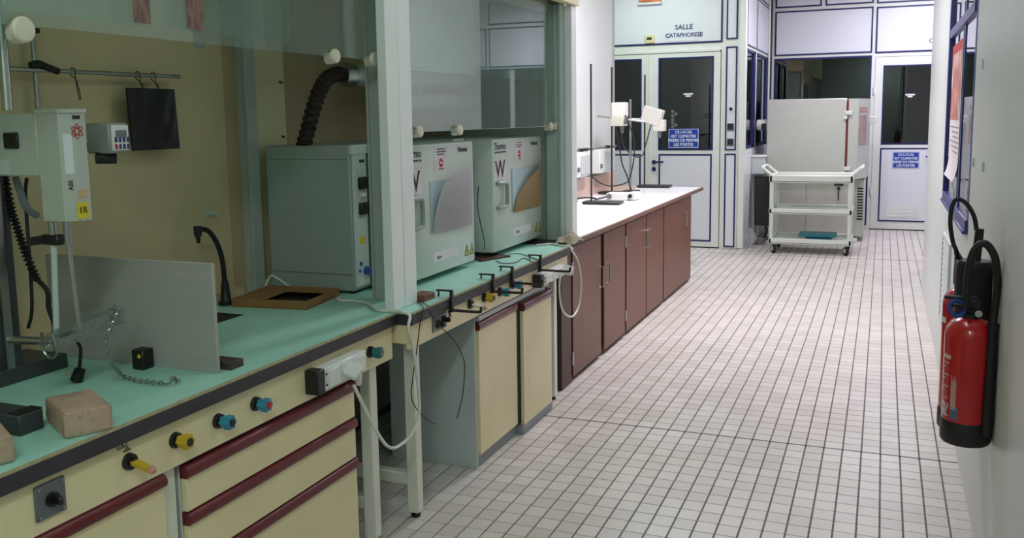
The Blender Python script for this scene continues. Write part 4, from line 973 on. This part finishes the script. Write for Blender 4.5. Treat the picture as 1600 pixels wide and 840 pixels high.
for (a, b) in ((cx0+.06, cy0+.06), (cx1-.06, cy0+.06), (cx0+.06, cy1-.06), (cx1-.06, cy1-.06)):
    c_ = t.part('caster', M().box(a-.022, a+.022, b-.02, b+.02, .085, .118, .004), STEEL)
    t.part('wheel', M().lathe([(.03, -.016), (.05, -.016), (.055, -.008), (.055, .008), (.05, .016), (.03, .016)], (a, b-.01, .055), (1, .5, 0), 20), BLACKR, parent=c_)
    t.part('hub', M().cyl((a-.018, b-.019, .055), (a+.018, b-.001, .055), .026, seg=14), GREYW, parent=c_)
a = onY(1248, 373, 11.35)
t = Thing('bench_scale', 'flat teal bench scale on the bottom shelf of the cart', 'scale', (-.75, 11.42, .146))
x0, x1 = onY(1249, 364, 11.40).x, onY(1307, 364, 11.40).x
t.part('platform', M().box(x0, x1, 11.26, 11.56, .20, .232, .004), TEAL)
t.part('body', M().box(x0+.08, x1-.05, 11.28, 11.54, .145, .20, .004), mat('dark teal body', (16, 92, 106), .4))
# climate chamber
CHW = mat('chamber enamel', (196, 200, 191), .35, var=.02)
t = Thing('climate_chamber', 'large white climate chamber with thick side door behind the cart', 'climate chamber', (-.9, 12.8, 0))
YC = 12.25
t.part('cabinet', M().box(-1.40, -.440, YC, 13.25, .80, 1.832, .008), CHW)
ba = t.part('base', M().box(-1.38, -.36, YC+.06, 13.25, .05, .80, .006), mat('chamber base enamel', (200, 200, 188), .4))
t.part('base_seam', M().box(-.90, -.896, YC+.058, YC+.062, .06, .79), GREYP, parent=ba)
t.part('gasket', M().box(-.440, -.412, YC+.02, 13.20, .82, 1.815), mat('red-brown gasket', (120, 44, 36), .6))
poly = [(-.412, YC+.0), (-.30, YC+.0), (-.185, YC+.34), (-.175, YC+.84), (-.23, YC+.93), (-.412, YC+.93)]
dr = t.part('door', M().prism([(x, y, .82) for x, y in poly], (0, 0, 1.005)), CHW)
dv = (Vector((-.185, YC+.34, 0))-Vector((-.30, YC, 0))); dn = Vector((dv.y, -dv.x, 0)).normalized()
p0 = Vector((-.30, YC, 0))+dv*.12; p1 = Vector((-.30, YC, 0))+dv*.85
t.part('door_window', M().prism([tuple(p0+Vector((0, 0, 1.25))), tuple(p1+Vector((0, 0, 1.25))), tuple(p1+Vector((0, 0, 1.62))), tuple(p0+Vector((0, 0, 1.62)))], dn*.004), mat('pinkish door print', (176, 150, 150), .4, var=.3, scale=20), parent=dr)
t.part('door_label', M().prism([tuple(p0+Vector((0, 0, 1.66))), tuple(p1+Vector((0, 0, 1.66))), tuple(p1+Vector((0, 0, 1.72))), tuple(p0+Vector((0, 0, 1.72)))], dn*.004), mat('pinkish label', (190, 150, 150), .4), parent=dr)
t.part('door_latch', M().box(-.18, -.10, YC+.60, YC+.70, 1.50, 1.60, .006), WHITEP, parent=dr)
for z in (1.63, .935):
    h_ = t.part('hinge', M().box(-.455, -.37, YC-.03, YC+.002, z-.005, z+.045, .005), WHITEP)
    t.part('hinge_leaf', M().box(-.47, -.425, YC-.022, YC+.002, z-.06, z-.01, .004), WHITEP, parent=h_)
t.part('lock', M().cyl((-.505, YC+.06, .70), (-.505, YC+.03, .70), .02, seg=12).box(-.56, -.45, YC+.035, YC+.05, .735, .76, .004).box(-.512, -.498, YC+.04, YC+.05, .55, .69), DSTEEL, parent=ba)
t.part('side_housing', M().box(-.365, -.20, YC+.28, 13.2, .06, .80, .006), CHW, parent=ba)
for k in range(12):
    t.part('slot', M().box(-.285, -.215, YC+.276, YC+.282, .28+k*.036, .298+k*.036), INK, parent=ba)
for (x, y) in ((-1.3, 12.4), (-.42, 12.4), (-1.3, 13.15), (-.42, 13.15)):
    t.part('foot', M().cyl((x, y, 0), (x, y, .055), .03, seg=12), FRAMEW)
t.part('skid', M().box(-.44, -.27, 12.36, 12.46, .0, .05, .004), FRAMEW)
# fan motor on the chamber's left side
t = Thing('fan_motor', 'small white electric motor on the chamber side by the blue window', 'motor', (-1.44, 12.36, 1.45))
t.part('body', M().lathe([(.03, -.08), (.062, -.075), (.07, -.05), (.07, .04), (.055, .05)], (-1.46, 12.36, 1.51), (1, 0, 0), 20), WHITEP)
t.part('mount', M().box(-1.425, -1.395, 12.28, 12.44, 1.44, 1.58, .004), GREYW)
t.part('terminal_box', M().box(-1.47, -1.41, 12.27, 12.30, 1.44, 1.53, .004), BLACKP)
# black bin on a stand pipe, box above, floor bag
t = Thing('waste_bin', 'black plastic bin on a grey post by the glazed partition', 'bin', (-1.41, 12.0, 0))
t.part('bucket', M().prism([(-1.497, 11.93, .245), (-1.318, 11.93, .235), (-1.308, 11.93, .86), (-1.505, 11.93, .86)], (0, .17, 0)), BLACKP)
t.part('rim', M().box(-1.512, -1.302, 11.92, 12.11, .85, .875, .006), BLACKP)
t.part('post', M().cyl((-1.46, 12.0, .04), (-1.46, 12.0, .25), .022, seg=12), STEEL)
t.part('base', M().box(-1.53, -1.37, 11.85, 12.12, 0, .085, .006), mat('grey base block', (108, 112, 108), .6))
t.part('drain_hose', M().tube([(-1.36, 12.0, .24), (-1.345, 12.0, .16), (-1.37, 11.98, .09), (-1.40, 11.96, .075)], .016, seg=8), BLACKR)
t = Thing('paper_dispenser', 'small grey dispenser box on the partition above the black bin', 'dispenser', (-1.5, 12.2, .88))
x0, x1 = onY(1184, 245, 12.1).x, onY(1196, 245, 12.1).x
t.part('box', M().box(-1.56, x1, 12.05, 12.22, .885, 1.10, .008), GREYW)
t.part('lid', M().box(-1.56, x1+.015, 12.04, 12.23, 1.10, 1.13, .008), WHITEP)
m = M(); m.sphere((-1.50, 11.60, .11), .12, .5, .8, .95, 16)
for v in m.b.verts:
    k = 1+.22*math.sin(31*v.co.x+17*v.co.z)+.18*math.sin(43*v.co.z-29*v.co.y); c = Vector((-1.50, 11.60, .11)); v.co = c+(v.co-c)*k; v.co.z = max(v.co.z, .002)
single('plastic_bag', m, CLEAR, 'crumpled clear plastic bag on the floor by the corner post', 'plastic bag', (-1.50, 11.60, 0), ang=.3)
# ================================================================== SIGNS and small fittings on the partitions
LINES = ('CE LOCAL', 'EST CLIMATISE', 'PRIERE DE FERMER', 'LES PORTES')
def sign(x0, x1, z0, z1, y, label):
    t = Thing('notice_sign', label, 'sign', ((x0+x1)/2, y, z0), group='blue door signs')
    p = t.part('plate', M().box(x0, x1, y-.004, y, z0, z1, .001), SIGNB)
    t.part('border', M().frame('y', y-.0052, .0014, x0+.004, x1-.004, z0+.004, z1-.004, .006), SIGNW, parent=p)
    h = (z1-z0)
    for k, s in enumerate(LINES):
        t.part('lettering', M().text(s, h*.205, ((x0+x1)/2, y-.0048, z1-h*(.18+.215*k)), (1, 0, 0), (0, 0, 1), bold=.018, sp=.95), SIGNW, parent=p)
sign(-2.496, -2.117, 1.245, 1.485, YS-.009, 'blue and white French notice sign on the double door window')
sign(.129, .474, .868, 1.10, YF-.0105, 'blue and white French notice sign on the far door')
t = Thing('room_sign', 'white room sign with blue capitals above the double door', 'sign', (-2.31, YS-.006, 2.54))
p = t.part('plate', M().box(-2.50, -2.135, YS-.011, YS-.0065, 2.555, 2.80, .001), WALLP)
t.part('lettering', M().text('SALLE', .085, (-2.315, YS-.0115, 2.72), (1, 0, 0), (0, 0, 1), bold=.02), NAVYINK, parent=p)
t.part('lettering', M().text('CATAPHORESE', .072, (-2.315, YS-.0115, 2.625), (1, 0, 0), (0, 0, 1), bold=.018, sp=.92), NAVYINK, parent=p)
t = Thing('thermostat', 'small cream thermostat above the double door', 'thermostat', (-2.73, YS-.006, 2.54))
t.part('case', M().box(-2.79, -2.68, YS-.04, YS-.0065, 2.545, 2.645, .005), mat('cream thermostat', (222, 214, 160), .4))
t.part('display', M().box(-2.77, -2.71, YS-.042, YS-.039, 2.585, 2.615), INK)
t = Thing('small_poster', 'small framed picture with white lower edge above the thermostat', 'poster', (-2.73, YS-.006, 3.02))
t.part('board', M().box(-2.88, -2.60, YS-.03, YS-.0065, 3.03, 3.28, .003), mat('orange print', (206, 120, 70), .6, var=.5, scale=14))
t.part('shelf_edge', M().box(-2.89, -2.59, YS-.05, YS-.0065, 3.015, 3.04, .003), WALLP)
for z, nm, lb in ((1.718, 'key_switch', 'round key switch on the blue-edged strip'), (1.50, 'push_switch', 'upper black switch on the blue-edged strip'), (1.315, 'push_switch', 'lower black switch on the blue-edged strip')):
    t = Thing(nm, lb, 'switch', (-1.732, YS-.006, z))
    if nm == 'key_switch':
        t.part('plate', M().box(-1.765, -1.70, YS-.012, YS-.0065, z-.035, z+.03, .002), WALLP)
        t.part('barrel', M().cyl((-1.732, YS-.012, z), (-1.732, YS-.026, z), .02, seg=14), INK)
    else:
        t.part('plate', M().box(-1.775, -1.692, YS-.014, YS-.0065, z-.05, z+.045, .003), GREYP)
        t.part('button', M().box(-1.765, -1.702, YS-.022, YS-.013, z-.028, z+.036, .003), BLACKP)
def wstick(x, y, z, lab):
    t = Thing('door_sticker', lab, 'sticker', (x, y, z))
    t.part('paper', M().box(x-.06, x+.06, y-.0012, y, z, z+.022), PAPER)
    t.part('paper', M().box(x-.032, x+.032, y-.0012, y, z-.026, z-.004), PAPER)
wstick(-2.259, YS+.0178, 1.90, 'small white paper stickers on the double door pane')
wstick(.323, YF+.0178, 1.875, 'small white paper stickers on the far door pane')
m = Thing('round_stickers', 'column of faint round stickers on the double door pane', 'sticker', (-2.44, YS+.0178, 1.5))
for k, (px, py) in enumerate(((1051, 174), (1056, 178), (1051, 181), (1051, 187), (1051, 192), (1056, 195), (1051, 198))):
    p = onY(px, py, YS+.017)
    m.part('disc', M().cyl((p.x, YS+.0178, p.z), (p.x, YS+.0166, p.z), .021, seg=14), mat('grey sticker', (110, 112, 110), .6))
single('panel_lettering', M().text('C', .085, (.56, YF-.0065, 2.605), (1, 0, 0), (0, 0, 1), bold=.02), NAVYINK, 'blue capital letter on the panel above the far door', 'lettering', (.56, YF, 2.54))
# ================================================================== RIGHT WALL: poster, grille, extinguishers
t = Thing('wall_poster', 'tall paper poster with red top stuck inside the blue window', 'poster', (XR, 5.9, 1.26))
PIC = mat('poster picture', (196, 128, 118), .5, var=.45, scale=7, dirt=((236, 214, 206), 5, .52))
m = M().box(XR-.0004, XR+.002, 5.53, 6.31, 1.37, 2.04)
m.prism([(XR-.0004, 5.53, 1.372), (XR-.004, 5.535, 1.33), (XR-.012, 5.55, 1.29), (XR-.022, 5.57, 1.262), (XR-.0205, 5.57, 1.262), (XR-.0105, 5.55, 1.29), (XR-.0025, 5.535, 1.33), (XR+.001, 5.53, 1.372)], (0, .74, 0))
sh = t.part('sheet', m, PAPER)
t.part('red_band', M().box(XR-.0016, XR-.0003, 5.54, 6.31, 1.985, 2.04), REDP, parent=sh)
t.part('picture', M().box(XR-.0018, XR-.0003, 5.56, 6.29, 1.60, 1.985), PIC, parent=sh)
for k in range(6):
    t.part('print_line', M().box(XR-.0014, XR-.0003, 5.58, 6.24-.12*(k % 3), 1.555-k*.028, 1.563-k*.028), mat('grey print', (150, 140, 140), .6), parent=sh)
gy0, gy1, gz0, gz1 = 5.68, 6.32, .34, .90
t = Thing('vent_grille', 'white louvred vent grille low on the right wall', 'vent', (XR, 6.0, gz0))
t.part('frame', M().frame('x', XR-.014, .014, gy0, gy1, gz0, gz1, .03), GREYW)
t.part('backing', M().box(XR-.003, XR, gy0+.02, gy1-.02, gz0+.02, gz1-.02), mat('dark duct', (70, 74, 74), .8))
for k in range(15):
    z = gz0+.035+k*.0335
    t.part('slat', M().prism([(XR-.012, gy0+.03, z), (XR-.009, gy0+.03, z), (XR-.002, gy0+.03, z+.022), (XR-.005, gy0+.03, z+.022)], (0, gy1-gy0-.06, 0)), GREYW)
for k, (y, z) in enumerate(((4.36, 1.845), (4.14, 1.427), (4.57, 1.423))):
    single('wall_clip', M().box(XR-.008, XR+.001, y-.012, y+.012, z-.02, z+.02, .002), GREYW, ['upper small grey clip on the right wall', 'lower small grey clip nearer the extinguishers', 'small grey clip beside the blue window'][k], 'clip', (XR, y, z))
def ext(label, cx, cy, zb, zt, r, hose, horn):
    t = Thing('fire_extinguisher', label, 'fire extinguisher', (cx, cy, zb), group='fire extinguishers on the right wall')
    sk = .075
    t.part('skirt', M().lathe([(r*.93, 0), (r*1.0, .008), (r*1.015, .02), (r*1.015, sk), (r*.99, sk+.006)], (cx, cy, zb), seg=32), BLACKP)
    H = zt-zb
    cyln = t.part('cylinder', M().lathe([(r*.98, sk), (r*.985, H-.06), (r*.93, H-.035), (r*.74, H-.012), (r*.42, H), (r*.30, H+.004)], (cx, cy, zb), seg=32), RED)
    t.part('neck', M().lathe([(.03, 0), (.03, .02), (.022, .024), (.022, .05)], (cx, cy, zt-.004), seg=18), BLACKP)
    t.part('valve_head', M().box(cx-.03, cx+.03, cy-.022, cy+.022, zt+.03, zt+.065, .006), BLACKP)
    return t, cyln
e1x, e1y, e1r = .298, 3.42, .0805
e, cyl_ = ext('red powder extinguisher with black hose and blue tag on the right wall', e1x, e1y, .515, .95, e1r, 1, 0)
e.part('lever', M().box(e1x-.085, e1x+.02, e1y-.012, e1y+.012, 1.012, 1.024, .003).box(e1x-.07, e1x+.01, e1y-.012, e1y+.012, .985, .995, .003), BLACKP)
e.part('blue_tag', M().torus((e1x-.045, e1y-.02, .985), (.2, -1, .3), .026, .007, 16, 6), mat('blue tag', (30, 70, 140), .35), label='blue safety seal')
e.part('gauge', M().cyl((e1x+.02, e1y-.024, .972), (e1x+.02, e1y-.034, .972), .012, seg=14), CHROME)
A_ = [Vector((e1x-.005, e1y-.03, .99))]+[onY(x, y, e1y-.05) for x, y in ((1511, 470), (1513, 425), (1522, 392), (1538, 380), (1553, 398), (1560, 430), (1557, 465))]
A_ = [A_[0]]+[Vector((min(p.x, XR-.014), p.y, p.z)) for p in A_[1:]]+[Vector((e1x+.062, e1y-.055, .955)), Vector((e1x+.062, e1y-.058, .93))]
e.part('hose', M().tube(A_, .0125, seg=12, smooth=7), BLACKR)
e.part('nozzle', M().cyl((e1x+.062, e1y-.058, .94), (e1x+.058, e1y-.062, .56), .017, .019, seg=14).cyl((e1x+.062, e1y-.058, .935), (e1x+.062, e1y-.058, .948), .019, seg=14), BLACKR)
e.part('wall_bracket', M().box(e1x+.06, XR, e1y-.02, e1y+.02, .80, .84, .003), RED)
def arc_box(m, a0, a1, z0, z1, r, c, k=5):
    for i in range(k):
        aa, bb = a0+(a1-a0)*i/k, a0+(a1-a0)*(i+1)/k
        p = [(c[0]+r*math.cos(a), c[1]+r*math.sin(a)) for a in (aa, bb)]; q = [(c[0]+(r+.0008)*math.cos(a), c[1]+(r+.0008)*math.sin(a)) for a in (bb, aa)]
        m.prism([(x, y, z0) for x, y in p+q], (0, 0, z1-z0))
    return m
RP = mat('pale label print', (214, 178, 170), .5)
rad = math.radians; cc = (e1x, e1y); rr = e1r*.984
e.part('label_heading', arc_box(M(), rad(186), rad(222), .812, .826, rr, cc), RP, parent=cyl_)
for k in range(13):
    e.part('label_line', arc_box(M(), rad(182), rad(218-14*(k % 3)), .795-k*.0135, .799-k*.0135, rr, cc, 4), RP, parent=cyl_)
for k in range(9):
    e.part('label_column', arc_box(M(), rad(226+k*1.6), rad(227+k*1.6), .64, .76-.012*(k % 3), rr, cc, 1), RP, parent=cyl_)
for s, z in (('FEU', .648), ('TEL', .622)):
    m = M().text(s, .026, (0, 0, 0), (1, 0, 0), (0, 0, 1), bold=.02)
    for v in m.b.verts:
        a = rad(205)+v.co.x/rr; rd = rr+.0006-v.co.y; v.co = Vector((cc[0]+rd*math.cos(a), cc[1]+rd*math.sin(a), z+v.co.z))
    e.part('lettering', m, SIGNW, parent=cyl_)
e.part('blue_sticker', arc_box(M(), rad(226), rad(246), .606, .65, rr, cc), mat('grey blue sticker', (84, 104, 128), .5), parent=cyl_)
e2x, e2y, e2r = .300, 3.80, .070
e, cyl_ = ext('red carbon dioxide extinguisher with black horn, behind the powder extinguisher', e2x, e2y, .44, .985, e2r, 1, 1)
hx_, hy_ = onY(1521, 440, 3.60).x, 3.60
e.part('horn', M().lathe([(.060, -.30), (.062, -.02), (.060, .0), (.056, .004), (.018, .006), (.016, .012)], (hx_, hy_, onY(1521, 408, 3.60).z), seg=24), BLACKP, label='black discharge horn')
hz_ = onY(1521, 408, 3.60).z
e.part('grip', M().cyl((hx_+.004, hy_, hz_), (hx_+.012, hy_, onY(1525, 357, 3.60).z), .016, .0145, seg=14), BLACKR)
A_ = [onY(x, y, 3.62) for x, y in ((1526, 360), (1522, 338), (1510, 318), (1495, 311), (1487, 325), (1485, 350), (1489, 378), (1495, 398))]+[Vector((e2x-.03, e2y-.03, 1.01)), Vector((e2x-.01, e2y, 1.0))]
e.part('hose', M().tube(A_, .0078, seg=10, smooth=7), BLACKR)
e.part('spring', M().tube([onY(1494, 394, 3.62), onY(1501, 405, 3.64)], .0095, seg=10, smooth=0), mat('brass spring', (150, 130, 90), .35, metal=.8))
e.part('wall_bracket', M().box(e2x+.05, XR, e2y-.02, e2y+.02, .80, .84, .003), RED)
e.part('label', arc_box(M(), rad(180), rad(215), .855, .875, e2r*.985, (e2x, e2y)), SIGNW, parent=cyl_)
